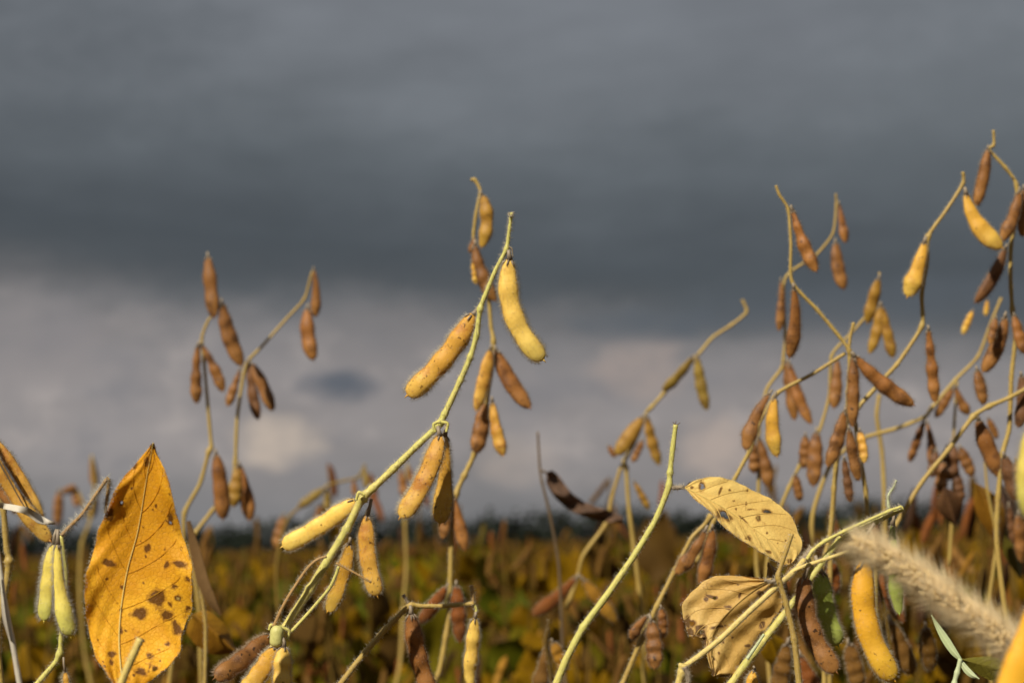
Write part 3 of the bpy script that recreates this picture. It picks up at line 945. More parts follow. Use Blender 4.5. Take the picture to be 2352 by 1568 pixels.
p = Plant('soybean stem with two fuzzy greenish yellow pods beside the big amber leaf', 0.80, (70, 1600))
p.stem([(141, 1229), (152, 1330), (144, 1420), (140, 1463), (138, 1497), (128, 1520), (87, 1568), (70, 1600)], (8, 14), 'stem', down=True, nodes=[(136, 1505, .4)], dd=0.012)
p.pod(125, 1246, 101, 1426, 35, 'lime', -4, dd=-0.004, dz=0.0, beans=3, waist=0.08, fuzz=1500, hm='hairw', node=(130, 1215), tipt=0.84)
p.pod(133, 1246, 162, 1460, 40, 'lime', -9, dd=-0.008, dz=0.0, beans=2, low=0.45, waist=0.1, fuzz=1700, hm='hairw', node=(133, 1215), thick=0.8, tipt=0.84)
p.stem([(141, 1229), (162, 1207), (189, 1180), (216, 1142), (245, 1100)], (9, 8), 'stemd', 'petiole', hair=2.2, hm='hairw', hl=1.8)
p.stem([(243, 1098), (250, 1104), (246, 1142), (242, 1178)], (10, 6), 'stemd', 'petiole', hair=2.2, hm='hairw', hl=1.8, dd=0.004)
p.pod(150, 1540, 154, 1612, 24, 'gold', 0, hm='hair', node=(146, 1508))

# --- big amber leaf
p = Plant('big spotted amber yellow leaf standing upright at the left', 0.745, (285, 1640))
bm = [(352, 1016), (344, 1060), (336, 1104), (317, 1218), (294, 1304), (279, 1391), (274, 1467), (279, 1542), (290, 1600)]
bl = [(352, 1016), (325, 1048), (287, 1093), (264, 1127), (245, 1176), (226, 1218), (213, 1270), (200, 1316), (194, 1365), (198, 1410), (208, 1467), (219, 1504), (242, 1538), (260, 1568), (290, 1602)]
br = [(352, 1016), (362, 1044), (377, 1078), (393, 1127), (402, 1172), (415, 1210), (430, 1263), (440, 1301), (441, 1353), (436, 1410), (419, 1452), (411, 1493), (385, 1531), (340, 1566), (290, 1600)]
Z1 = lambda x, y: (x * .3775, y * .3775 + 976)
bsp = [(*Z1(890, 225), 6, 10, 0), (*Z1(930, 130), 4, 5, 0), (*Z1(820, 250), 5, 7, 30), (*Z1(670, 545), 9, 16, 10), (*Z1(895, 755), 8, 8, 0), (*Z1(660, 840), 15, 8, 20), (*Z1(650, 935), 5, 4, 0), (*Z1(740, 985), 4, 4, 0),
       (*Z1(1100, 845), 16, 8, 10), (*Z1(1012, 850), 6, 11, 20), (*Z1(1140, 935), 8, 6, 0), (*Z1(1060, 980), 8, 7, 0), (*Z1(1085, 1050), 9, 7, 0), (*Z1(1035, 1085), 4, 7, 0), (*Z1(955, 1048), 22, 20, 0), (*Z1(850, 1145), 19, 14, -20),
       (*Z1(1013, 1160), 14, 12, 0), (*Z1(1075, 1235), 11, 17, -20), (*Z1(738, 1250), 5, 10, 0), (*Z1(1018, 1330), 7, 5, 0), (*Z1(680, 1390), 12, 7, 0), (*Z1(680, 1440), 5, 6, 0), (*Z1(912, 1400), 9, 8, 0), (*Z1(860, 1500), 15, 10, 30),
       (*Z1(945, 1480), 7, 6, 0), (*Z1(1145, 1110), 6, 5, 0), (*Z1(1040, 560), 7, 12, 0), (*Z1(740, 475), 6, 6, 0), (*Z1(1000, 750), 3, 3, 0), (*Z1(715, 1085), 3, 3, 0), (*Z1(735, 1125), 3, 3, 0), (*Z1(905, 735), 6, 7, 0)]
for _ in range(46):
    _r = random.uniform(1.2, 3.4)
    bsp.append((random.uniform(215, 432), random.uniform(1090, 1550), _r * random.uniform(0.8, 1.9), _r, random.uniform(0, 180)))
bho = [(*Z1(740, 475), 4.5, 4.5, 0), (*Z1(1040, 597), 5, 4.5, 0), (*Z1(1085, 1052), 5, 4.5, 0), (*Z1(945, 1482), 5, 4, 0)]
p.leaf(bm, bl, br, 'leafbig', rows=110, cols=30, holes=bho, spots=bsp, edge=1500, rib='stemy', rev=-1, veins=7,
       zf=lambda s, t: (-0.004 if t < 0 else -0.002) * abs(t) ** 1.3 * math.sin(math.pi * min(1, s * 1.02)) ** 0.7 + 0.012 * math.sin(s * 2.6) + 0.0004 * math.sin(46 * (s - 0.28 * abs(t))) * abs(t) + 0.0030 * math.sin(19 * s + 2 * (t > 0)) * t * t * abs(t) - 0.016 * (s - 0.5))
p.stem([(323, 1466), (302, 1512), (279, 1568), (262, 1640)], (17, 19), 'stemy', 'petiole', dd=-0.055, down=True, hair=0.8)
p.stem([(289, 1590), (286, 1640)], (10, 14), 'stem', 'stem', dd=0.0, down=True, hair=0.0)

# --- pale straw
p = Plant('pale dry grass straw leaning in the lower left corner', 0.72, (60, 1640), None, 'grass_straw', 'grass')
p.stem([(-12, 1220), (0, 1300), (11, 1384), (26, 1459), (45, 1568), (58, 1640)], (9, 15), 'straw', 'stalk', down=True, hair=0)
m_ = [(2, 1330), (8, 1375), (14, 1420), (24, 1470)]
p.leaf(*strap(m_, (2, 6, 8, 3)), 'straw', rows=20, cols=3, dd=-0.004, midrib=False, name='sheath')

# --- small plant at the bottom, centre
p = Plant('short bent plant at the bottom middle with a russet and a spotted yellow pod', 0.885, (770, 1620))
p.stem([(1089, 1385), (1050, 1388), (1013, 1391), (968, 1391), (946, 1389), (930, 1399), (887, 1442), (839, 1497), (784, 1568), (760, 1620)], (9, 14), 'stemb', down=True, nodes=[(940, 1392, .3), (1087, 1386, .3)])
p.stem([(1083, 1343), (1086, 1365), (1088, 1386)], (8, 7), 'stemd', 'shoot', hair=1.8)
p.stem([(1088, 1386), (1094, 1398), (1092, 1414)], (7, 6), 'stem', 'pod_stalk')
p.stem([(926, 1365), (934, 1378), (942, 1388)], (8, 6), 'calyx', 'bract')
p.pod(944, 1407, 992, 1600, 43, 'red', -8, dd=-0.006, beans=3, fuzz=1200, node=(942, 1390), tipt=0.82, waist=0.11, thick=0.7)
p.pod(1091, 1416, 1069, 1604, 32, 'yel', 2, dd=-0.003, beans=3, fuzz=1200, waist=0.13, node=(1093, 1404), tipt=0.82, label='yellow pod with brown blotches')

# --- long bare stem with the upper buff leaf
p = Plant('long bare yellow stem carrying a buff brown-spotted leaf at its top', 0.85, (1255, 1630))
p.stem([(1552, 975), (1545, 1030), (1539, 1085), (1535, 1120), (1505, 1195), (1460, 1270), (1400, 1358), (1340, 1440), (1300, 1515), (1272, 1585), (1255, 1630)], (11, 19), 'stem', down=True, nodes=[(1537, 1115, .35)], hair=1.0)
for a in ((1552, 977, 1545, 968), (1554, 976, 1563, 970), (1551, 977, 1553, 966)):
    p.stem([a[:2], a[2:]], (3, 1), 'stemk', 'bract', hair=0)
p.stem([(1538, 1118), (1552, 1120), (1572, 1118)], (11, 9), 'calyx', 'petiole', hair=2.0)
Z2 = lambda x, y: (x * .3775 + 1521.6, y * .3775 + 976)
lm = [(1573, 1119), (1627, 1146), (1673, 1172), (1710, 1199), (1748, 1225), (1786, 1258), (1812, 1297)]
lu = [(1573, 1119), (1597, 1102), (1635, 1095), (1673, 1099), (1710, 1116), (1756, 1138), (1793, 1161), (1820, 1191), (1835, 1225), (1842, 1252), (1831, 1278), (1812, 1297)]
ld = [(1573, 1119), (1597, 1146), (1631, 1172), (1654, 1199), (1684, 1225), (1729, 1255), (1767, 1278), (1793, 1293), (1812, 1297)]
lho = [(*Z2(637, 524), 10, 5, 5), (*Z2(375, 545), 15, 8, 38), (*Z2(583, 563), 5, 6, 0), (*Z2(242, 372), 6, 9, 0)]
lsp = [(*Z2(345, 535), 9, 12, 0), (*Z2(400, 560), 12, 7, 30), (*Z2(522, 685), 9, 7, 20), (*Z2(510, 475), 3, 5, 0), (*Z2(435, 460), 4, 3, 0), (*Z2(410, 395), 3, 3, 0), (*Z2(515, 397), 3, 3, 0), (*Z2(447, 508), 4, 3, 0), (*Z2(352, 400), 3, 13, 20), (*Z2(490, 570), 14, 3, 40), (*Z2(636, 655), 3, 3, 0),
       (*Z2(700, 718), 2, 2, 0), (*Z2(740, 628), 4, 2, 0), (*Z2(540, 513), 12, 2, 0), (*Z2(178, 378), 5, 4, 0), (*Z2(750, 700), 3, 3, 0), (*Z2(650, 770), 8, 4, 20), (*Z2(775, 825), 7, 6, 0)]
p.leaf(lm, lu, ld, 'leaftan', rows=110, cols=30, holes=lho, spots=lsp, edge=900, dd=-0.004, veins=7,
       zf=lambda s, t: 0.006 * abs(t) ** 1.3 * math.sin(math.pi * s) * (1.0 if t < 0 else -0.6) + 0.010 * t * math.sin(math.pi * s) * -0.6 - 0.006 * s + 0.0003 * math.sin(44 * (s - 0.28 * abs(t))) * abs(t) ** 0.6)
p.leaf(*ovate((1576, 1117), (1614, 1100), 12), 'lbrown', rows=12, cols=4, dd=0.002, midrib=False, name='leaf_scrap')

# --- cluster at the lower right
p = Plant('tangled pod and leaf cluster at the lower right with a torn withered leaf', 0.835, (1640, 1640))
p.stem([(1933, 1233), (1884, 1297), (1842, 1357), (1801, 1410), (1733, 1497), (1680, 1568), (1640, 1640)], (15, 19), 'stem', down=True, nodes=[(1933, 1235, .2)], hair=1.3)
p.stem([(2074, 1166), (2042, 1181), (2008, 1198), (1970, 1215), (1936, 1232)], (13, 14), 'stem', 'branch', hair=1.2, dd=-0.001)
p.stem([(2070, 1163), (2042, 1173), (1990, 1196), (1940, 1219), (1895, 1242), (1868, 1262), (1853, 1284)], (7, 9), 'stem', 'branch', dd=-0.004, hair=1.4)
p.stem([(2059, 1102), (2052, 1119), (2040, 1139), (2042, 1173)], (4, 8), 'weed', 'shoot', hair=3.0, hm='hairw', dd=-0.003)
p.stem([(1812, 1320), (1825, 1309), (1852, 1298), (1882, 1288), (1915, 1277), (1953, 1264)], (11, 8), 'stemy', 'petiole', dd=-0.009, hair=1.0)
p.stem([(1569, 1531), (1600, 1510), (1654, 1467), (1718, 1406), (1782, 1348), (1824, 1312), (1850, 1282)], (13, 13), 'stemy', 'petiole', dd=-0.016, hair=1.3, dds=[-.014, -.012, -.008, -.004, 0, .008, .014])
p.stem([(1571, 1524), (1566, 1545), (1559, 1568), (1553, 1640)], (17, 17), 'stemy', 'stem', dd=-0.032, hair=1.4, nodes=[(1569, 1529, .5)], down=True)
p.stem([(1572, 1530), (1582, 1552), (1580, 1572)], (13, 9), 'calyx', 'calyx', dd=-0.034, hair=2)
p.stem([(1820, 1225), (1805, 1267), (1788, 1318), (1790, 1335), (1805, 1384), (1824, 1467), (1835, 1568), (1838, 1640)], (9, 16), 'stemb', 'stem', dd=-0.022, hair=0.8, nodes=[(1788, 1322, .35)], down=True)
p.stem([(1786, 1328), (1772, 1336), (1756, 1331)], (9, 8), 'calyx', 'pulvinus', dd=-0.018, hair=2)
w2 = [(x, y) for x, y in (Z2(680, 930), Z2(560, 1000), Z2(450, 1090), Z2(350, 1190), Z2(300, 1300), Z2(318, 1525))]
wl = [(x, y) for x, y in (Z2(680, 930), Z2(620, 935), Z2(530, 925), Z2(370, 912), Z2(290, 930), Z2(200, 990), Z2(140, 1060), Z2(118, 1130), Z2(148, 1240), Z2(178, 1285), Z2(240, 1255), Z2(256, 1330), Z2(280, 1440), Z2(310, 1525))]
wr = [(x, y) for x, y in (Z2(680, 930), Z2(735, 1000), Z2(720, 1110), Z2(640, 1220), Z2(600, 1260), Z2(540, 1340), Z2(510, 1400), Z2(470, 1480), Z2(430, 1530), Z2(370, 1525), Z2(318, 1525))]
who = [(*Z2(180, 1205), 8, 7, 0), (*Z2(318, 1048), 6, 4, 10), (*Z2(225, 1262), 12, 6, -20)]
wsp = [(*Z2(150, 1200), 10, 14, 0), (*Z2(170, 1250), 10, 10, 0), (*Z2(225, 1230), 14, 6, -10), (*Z2(265, 1058), 5, 4, 0), (*Z2(300, 1044), 12, 4, 20), (*Z2(470, 1035), 4, 8, 20), (*Z2(595, 1020), 8, 6, 0), (*Z2(400, 1110), 9, 6, 10), (*Z2(340, 1225), 18, 4, -10), (*Z2(460, 970), 4, 3, 0),
       (*Z2(310, 1415), 3, 6, -30), (*Z2(345, 1385), 3, 3, 0), (*Z2(300, 1510), 9, 9, 0), (*Z2(255, 1300), 6, 18, 0), (*Z2(400, 1525), 20, 6, 0), (*Z2(520, 1340), 8, 4, 0), (*Z2(425, 1290), 3, 3, 0), (*Z2(370, 1320), 3, 3, 0), (*Z2(490, 1440), 6, 10, 30), (*Z2(605, 1215), 6, 9, 30)]
p.leaf(w2, wl, wr, 'leafbuf', rows=110, cols=30, holes=who, spots=wsp, edge=500, dd=0.0, rib='stemb', veins=6,
       zf=lambda s, t: (0.004 * abs(t) * math.sin(math.pi * s) if t < 0 else 0.006 * t * math.sin(math.pi * s)) + 0.0006 * math.sin(30 * s + 4 * t) * abs(t) + 0.0006 * math.sin(13 * t + 9 * s) + 0.003 * math.sin(5 * s))
p.leaf(*ovate((1765, 1290), (1800, 1420), 44, 6), 'lgold', rows=30, cols=8, dd=0.02, name='leaf')
p.pod(1885, 1312, 1925, 1481, 48, 'grn', -9, dd=0.008, dz=0.003, beans=3, waist=0.06, fuzz=1600, node=(1872, 1275), label='green shaded pod', tipt=0.86)
p.pod(1848, 1325, 1922, 1543, 45, 'brn', -24, dd=-0.002, dz=-0.006, beans=3, waist=0.12, fuzz=1600, node=(1862, 1290), neck=0.7, label='brown pod', tipt=0.86)
p.pod(1990, 1284, 2055, 1562, 54, 'amb', -33, dd=0.0, dz=-0.006, beans=3, waist=0.05, fuzz=1700, node=(2000, 1230), neck=0.7, thick=0.7, roll=0.0, label='long bright yellow pod', tipt=0.86)
p.pod(2050, 1202, 2066, 1410, 37, 'grn', -4, dd=0.006, dz=0.0, beans=2, low=0.2, waist=0.2, fuzz=1300, node=(2053, 1180), label='small green pod')
p.stem([(1991, 1228), (2008, 1201)], (7, 6), 'calyx', 'pod_stalk', dd=-0.004, hair=1)
p.stem([(1853, 1284), (1862, 1300), (1856, 1330)], (16, 14), 'node', 'node_bulb', dd=0.002, hair=1)
p.stem([(1868, 1258), (1856, 1272), (1840, 1290)], (18, 15), 'calyx', 'node_bulb', dd=-0.002, hair=2)
p.stem([(1755, 1455), (1735, 1485), (1716, 1512)], (6, 9), 'weed', 'petiole', dd=-0.006, hair=0.5)
p.pod(1729, 1540, 1724, 1610, 30, 'gold', 0)

# --- foxtail grass
d_f = 0.63
p = Plant('fuzzy tan foxtail grass head slanting in front of the yellow pod', d_f, (2560, 1640), None, 'foxtail_grass', 'grass')
ax = smooth_line([at(x, y, d_f) for x, y in ((1962, 1245), (2042, 1284), (2110, 1328), (2178, 1375), (2250, 1425), (2315, 1473), (2370, 1512), (2450, 1575))], 14)
g = Geo(); tube(g, ax, 0.0009, 6)
core = p.part('spike_axis', g, ['straw'], ax[0])
tg = nrm(np.gradient(ax, axis=0))
n = 480
fr = RNG.random(n) ** 0.95
ii = (fr * (len(ax) - 2)).astype(int)
ra = nrm(np.cross(tg[ii], RNG.normal(size=(n, 3))))
prof = np.clip(fr / 0.12, 0.3, 1)
g = Geo()
for i in range(n):
    c = ax[ii[i]] + ra[i] * 0.0026 * prof[i]
    u = nrm(ra[i] * 0.8 - tg[ii[i]] * 0.9)
    q = Pod(c - u * 0.0004, c + u * 0.0026, 0.0013, 0, 0.8, 1, view=tg[ii[i]] + 0.2 * ra[i], neck=0.6, waist=0)
    q.add(g, 6, 6)
so = p.part('spikelets', g, ['seed'], ax[0], kind='stuff')
n = 8000
cl = RNG.integers(0, 620, n)
fr = np.clip(RNG.random(620)[cl] + RNG.normal(0, 0.004, n), 0, 0.999)
ii = (fr * (len(ax) - 2)).astype(int)
cd_ = RNG.normal(size=(620, 3))[cl] + RNG.normal(0, 0.16, (n, 3))
ra = nrm(np.cross(tg[ii], cd_))
prof = np.clip(0.35 + fr / 0.16, 0.35, 1)
g = Geo()
hairs(g, ax[ii] + ra * 0.0022 * prof[:, None], ra * 0.75 - tg[ii] * (0.75 + 0.3 * RNG.random((n, 1))) + RNG.normal(0, 0.20, (n, 3)), (0.005 + 0.0075 * RNG.random(n)) * (0.6 + 0.4 * prof), 0.000068)
p.part('bristles', g, ['bristle'], ax[0], kind='stuff')
p.stem([(2440, 1570), (2500, 1610), (2560, 1660)], (7, 8), 'stemy', 'stalk', down=True, hair=0)

# --- small green weed
p = Plant('small pale green weed seedling under the foxtail grass head', 0.80, (2188, 1640), None, 'weed_seedling', 'weed')
p.stem([(2206, 1512), (2198, 1545), (2192, 1570), (2188, 1640)], (10, 12), 'weed', 'stem', down=True, hair=0)
p.leaf(*strap([(2206, 1514), (2190, 1495), (2172, 1468), (2155, 1440), (2139, 1411)], (4, 8, 9, 6, 1)), 'weed', rows=24, cols=5, zf=lambda s, t: 0.001 * abs(t) + 0.006 * s, midrib=False)
p.leaf(*strap([(2206, 1516), (2216, 1532), (2230, 1547), (2249, 1558)], (4, 7, 7, 1)), 'weed', rows=20, cols=5, zf=lambda s, t: 0.001 * abs(t) - 0.004 * s, midrib=False)
p.leaf([(2207, 1513), (2240, 1522), (2280, 1532), (2330, 1540)], [(2207, 1513), (2240, 1508), (2285, 1508), (2330, 1530)], [(2207, 1513), (2235, 1540), (2280, 1562), (2330, 1552)], 'lolive', rows=30, cols=10, dd=0.03, zf=lambda s, t: 0.002 * abs(t), midrib=False)

# --- pods hanging very near the lens at the right edge
p = Plant('strongly blurred orange pod in the lower right corner, closest of all', 0.55, (2480, 1690))
p.stem([(2440, 1200), (2450, 1320), (2470, 1500), (2480, 1690)], (22, 26), 'stem', down=True, hair=0.3)
p.pod(2425, 1318, 2308, 1692, 96, 'amb', -6, dz=0.0, beans=3, waist=0.05, fuzz=500, hm='hair', node=(2445, 1270))
p.pod(2386, 955, 2362, 1190, 58, 'lime', -6, dd=0.02, dz=0.0, beans=3, waist=0.08, fuzz=500, node=(2430, 930))
p.stem([(2440, 1200), (2436, 1060), (2430, 930)], (20, 14), 'stem', 'branch', hair=0.3)

# --- right hand group
p = Plant('tall branching plant at the right whose bent tip leans left over a reddish pod', 1.06, (1880, 1330))
p.stem([(1782, 426), (1789, 449), (1811, 480), (1818, 564), (1825, 645), (1880, 711), (1944, 799), (1951, 830), (1950, 900), (1944, 975), (1927, 1049), (1915, 1120), (1906, 1218), (1893, 1290), (1880, 1350)], (7, 14), 'stemb', down=True, nodes=[(1811, 480, .3), (1825, 648, .3), (1949, 808, .5)])
p.stem([(1961, 740), (1955, 775), (1949, 808)], (9, 9), 'stemb', 'stub')
p.stem([(1942, 811), (1861, 859), (1785, 902), (1746, 973), (1718, 1035), (1688, 1097), (1640, 1190), (1600, 1290)], (9, 12), 'stemb', 'branch', dd=0.01)
p.stem([(1954, 880), (1962, 965), (1973, 1035), (1990, 1127), (1996, 1195), (1998, 1300)], (10, 13), 'stemb', 'branch', dd=0.01, down=False)
for a in ((1820, 482, 1875, 623, 31, 'red', -5), (1823, 661, 1813, 821, 31, 'red', 8), (1963, 818, 2099, 930, 34, 'red', -8), (1961, 818, 1958, 980, 26, 'brn', 0), (1767, 904, 1713, 1033, 31, 'brn', -9), (1780, 912, 1785, 1048, 32, 'gold', -9),
          (1939, 945, 1901, 1071, 29, 'brn', 4), (1951, 985, 1973, 1103, 23, 'brn', -3), (1975, 990, 1985, 1062, 22, 'tan', 0), (1939, 1054, 1953, 1152, 20, 'drk', 0)):
    p.pod(*a, dd=random.uniform(-0.014, -0.004), low=0.2 if a[5] == 'gold' else 0)

p = Plant('faint blurred zigzag stem with small tip pods behind the tall branching plant', 1.36, (1740, 1300))
p.stem([(1920, 445), (1922, 470), (1913, 540), (1870, 583), (1804, 640), (1801, 764), (1801, 826), (1794, 849), (1766, 897), (1745, 990), (1740, 1100), (1740, 1300)], (6, 11), 'stemb', down=True)
for a in ((1927, 468, 1942, 557, 20, 'red', 0), (1920, 557, 1939, 664, 27, 'brn', -5), (1794, 645, 1789, 759, 21, 'brn', 3), (1806, 830, 1825, 964, 25, 'brn', 0), (1813, 835, 1863, 973, 25, 'red', -6), (1743, 1007, 1766, 1119, 27, 'brn', 3), (1729, 1010, 1733, 1086, 24, 'brn', 0)):
    p.pod(*a, dd=-0.006)

p = Plant('blurred plant with a fan of three golden pods, right of the branching one', 1.34, (1760, 1300))
p.stem([(2020, 625), (2021, 660), (2020, 687), (1980, 740), (1942, 778), (1913, 816), (1906, 911), (1885, 988), (1837, 1064), (1813, 1120), (1780, 1200), (1760, 1300)], (6, 11), 'stemb', down=True)
for a in ((2018, 640, 1992, 742, 28, 'dgold', 0), (2022, 702, 1997, 811, 23, 'dgold', 5), (2025, 702, 2051, 821, 24, 'dgold', 0), (1923, 826, 1915, 937, 28, 'brn', 2), (1875, 992, 1868, 1116, 33, 'brn', 0), (1850, 1000, 1846, 1075, 22, 'brn', 0), (1826, 1090, 1838, 1150, 18, 'brn', 0)):
    p.pod(*a, dd=-0.006)

p = Plant('curving plant at the right with a fat golden pod just under its tip', 1.08, (1900, 1300))
p.stem([(2212, 395), (2209, 422), (2174, 478), (2136, 543), (2128, 600), (2118, 674), (2120, 747), (2093, 790), (2059, 836), (2033, 866), (2000, 902), (1974, 928), (1940, 985), (1920, 1080), (1905, 1300)], (9, 13), 'stemb', down=True, nodes=[(2134, 546, .4), (2120, 750, .4)], dd=0.02)
p.pod(2218, 445, 2302, 569, 40, 'gold', -16, dd=0.015, beans=3, label='fat golden pod with brown blotch', waist=0.06)
p.pod(2124, 556, 2084, 681, 38, 'gold', 3, dd=0.012, beans=2)
p.pod(2132, 756, 2148, 923, 27, 'red', 0, dd=0.015, beans=2, waist=0.25)

p = Plant('topmost plant at the right edge with long dark brown hanging pods', 1.13, (2290, 1250))
p.stem([(2282, 299), (2282, 332), (2273, 343), (2303, 381), (2338, 425), (2331, 500), (2320, 566), (2322, 640), (2322, 710), (2333, 773), (2326, 869), (2317, 978), (2302, 1040), (2292, 1140), (2290, 1250)], (7, 14), 'stemb', down=True, nodes=[(2338, 428, .4), (2322, 712, .4)])
for a in ((2269, 342, 2241, 474, 23, 'brn', 3), (2341, 440, 2297, 554, 29, 'brn', 8), (2309, 569, 2240, 695, 27, 'drk', 8), (2351, 434, 2348, 543, 27, 'brn', 4), (2310, 727, 2257, 854, 31, 'brn', 8), (2330, 724, 2358, 812, 28, 'red', -3), (2346, 862, 2338, 981, 26, 'drk', 8), (2287, 730, 2274, 790, 17, 'brn', 0)):
    p.pod(*a, dd=random.uniform(-0.012, -0.004))

p = Plant('plant reaching in from the right edge with a long diagonal bare branch', 1.12, (2010, 1300))
p.stem([(2440, 850), (2356, 889), (2320, 912), (2274, 932), (2234, 958), (2175, 1034), (2125, 1100), (2093, 1148), (2050, 1220), (2010, 1300)], (10, 14), 'stemb', down=True, nodes=[(2236, 956, .3), (2274, 932, .3)])
for a in ((2247, 963, 2303, 1098, 34, 'red', -5), (2244, 849, 2260, 928, 25, 'brn', 0), (2307, 1047, 2336, 1150, 31, 'drk', 0), (2335, 1060, 2356, 1130, 28, 'drk', 0)):
    p.pod(*a, dd=random.uniform(-0.01, 0.01))

p = Plant('blurred plant with a bowed pale branch between the curving plant and the right edge', 1.40, (1870, 1300))
p.stem([(2300, 684), (2274, 740), (2244, 823), (2198, 872), (2142, 938), (2125, 961), (2060, 984), (1980, 1007), (1910, 1060), (1870, 1180), (1870, 1300)], (8, 13), 'stemb', down=True)
p.stem([(2020, 905), (2017, 958), (2027, 1037), (2030, 1139), (2034, 1300)], (11, 12), 'stemb', 'branch', dd=0.1)
for a in ((2122, 968, 2089, 1060, 19, 'red', 0), (2129, 971, 2140, 1075, 21, 'red', 5), (2188, 892, 2149, 958, 19, 'brn', 0), (2195, 889, 2226, 951, 21, 'brn', -4), (2234, 714, 2211, 767, 15, 'gold', 0), (2268, 690, 2264, 725, 12, 'gold', 0),
          (2185, 1020, 2178, 1102, 40, 'drk', 0), (2205, 1027, 2234, 1093, 24, 'brn', 0), (2198, 1086, 2208, 1150, 22, 'drk', 0), (2270, 961, 2290, 1007, 16, 'brn', 0), (2150, 1035, 2140, 1095, 22, 'drk', 0), (2165, 1060, 2160, 1130, 26, 'brn', 0)):
    p.pod(*a, dd=random.uniform(-0.02, 0.02))
p.stem([(2198, 872), (2192, 1000), (2190, 1120), (2180, 1300)], (7, 10), 'stemb', 'branch', dd=0.02)

p = Plant('brown and gold leaved plant behind the pale green pod at the right edge', 1.34, (2270, 1400))
p.stem([(2262, 1060), (2268, 1130), (2290, 1230), (2285, 1320), (2270, 1400)], (6, 11), 'stemb', down=True)
p.leaf(*ovate((2240, 1108), (2302, 1262), 62, 8), 'lgold', rows=24, cols=8, midrib=False)
p.leaf(*ovate((2170, 1118), (2196, 1210), 60, 0), 'lbrown', rows=24, cols=8, midrib=False)
p.leaf(*ovate((2300, 1110), (2330, 1230), 54, -6), 'ldark', rows=24, cols=8, midrib=False, dd=0.03)
p.leaf(*ovate((2310, 1200), (2345, 1330), 50, 0), 'lolive', rows=24, cols=8, midrib=False, dd=0.05)
for a in ((2318, 1160, 2330, 1250, 22, 'drk', 0), (2340, 1180, 2346, 1290, 26, 'brn', 0)):
    p.pod(*a)

# --- behind the long bare stem
p = Plant('blurred plant with olive and golden pods standing left of the long bare stem', 1.55, (1470, 1420))
p.stem([(1705, 688), (1713, 714), (1677, 744), (1637, 780), (1601, 813), (1560, 862), (1525, 899), (1499, 935), (1482, 951), (1455, 1010), (1434, 1060), (1439, 1074), (1449, 1165), (1455, 1264), (1470, 1350), (1475, 1420)], (8, 12), 'stemb', down=True)
p.stem([(1434, 1060), (1427, 1078), (1408, 1145), (1392, 1200), (1344, 1276), (1324, 1323), (1300, 1400)], (9, 13), 'stemb', 'branch')
for a in ((1591, 820, 1522, 897, 22, 'oliv', 4), (1601, 820, 1624, 941, 23, 'oliv', -3), (1476, 958, 1416, 1044, 29, 'dgold', 0), (1486, 958, 1515, 1067, 26, 'dgold', -3), (1476, 1011, 1453, 1060, 15, 'brn', 0), (1398, 1024, 1413, 1050, 12, 'brn', 0),
          (1457, 1106, 1491, 1169, 15, 'dgold', 0), (1324, 1325, 1222, 1411, 28, 'frd', 6), (1340, 1331, 1415, 1428, 28, 'fgd', 0)):
    p.pod(*a, dd=-0.01)

p = Plant('dead dark brown curled leaf hanging on a black stalk against the sky', 1.45, (1290, 1400))
p.stem([(1235, 991), (1239, 1078), (1248, 1110), (1265, 1181), (1285, 1290), (1290, 1400)], (6, 9), 'stemk', down=True)
p.stem([(1239, 1078), (1247, 1084), (1257, 1086)], (6, 6), 'stemk', 'petiole')
p.leaf([(1255, 1086), (1272, 1118), (1300, 1148), (1340, 1170), (1385, 1183), (1430, 1192)], [(1255, 1086), (1269, 1080), (1289, 1100), (1313, 1131), (1348, 1155), (1388, 1168), (1430, 1184)], [(1255, 1086), (1257, 1114), (1281, 1149), (1320, 1177), (1368, 1194), (1430, 1202)], 'ldark', rows=30, cols=8, zf=lambda s, t: 0.006 * abs(t) + 0.006 * math.sin(17 * s + 2 * t) + 0.003 * math.sin(41 * s) * t, midrib=False)

p = Plant('slanting stem with two hanging pods under the upper buff leaf', 1.02, (1400, 1630))
p.stem([(1635, 1181), (1621, 1201), (1590, 1240), (1550, 1304), (1510, 1391), (1471, 1474), (1427, 1568), (1400, 1630)], (11, 15), 'stemb', down=True, nodes=[(1632, 1186, .6), (1510, 1391, .2)])
p.pod(1621, 1217, 1552, 1316, 32, 'brn', 6, dd=-0.008, beans=2, waist=0.3)
p.pod(1636, 1213, 1609, 1343, 28, 'red', 4, dd=-0.008)
p.pod(1487, 1414, 1451, 1468, 24, 'brn', -4, dd=-0.006)
p.pod(1495, 1424, 1503, 1534, 35, 'brn', 3, dd=-0.01)
p.pod(1518, 1395, 1520, 1464, 21, 'red', 3, dd=-0.006)

p = Plant('low blurred plant at the bottom middle with tan and gold pods fanning out', 1.2, (1270, 1640))
p.stem([(1263, 1420), (1259, 1450), (1258, 1478), (1266, 1560), (1270, 1640)], (8, 11), 'fstem', down=True)
p.pod(1257, 1480, 1234, 1590, 33, 'ftn', 2)
p.pod(1270, 1474, 1300, 1542, 26, 'fgd', 0)
p.pod(1250, 1500, 1268, 1600, 28, 'frd', 0, dd=0.01)

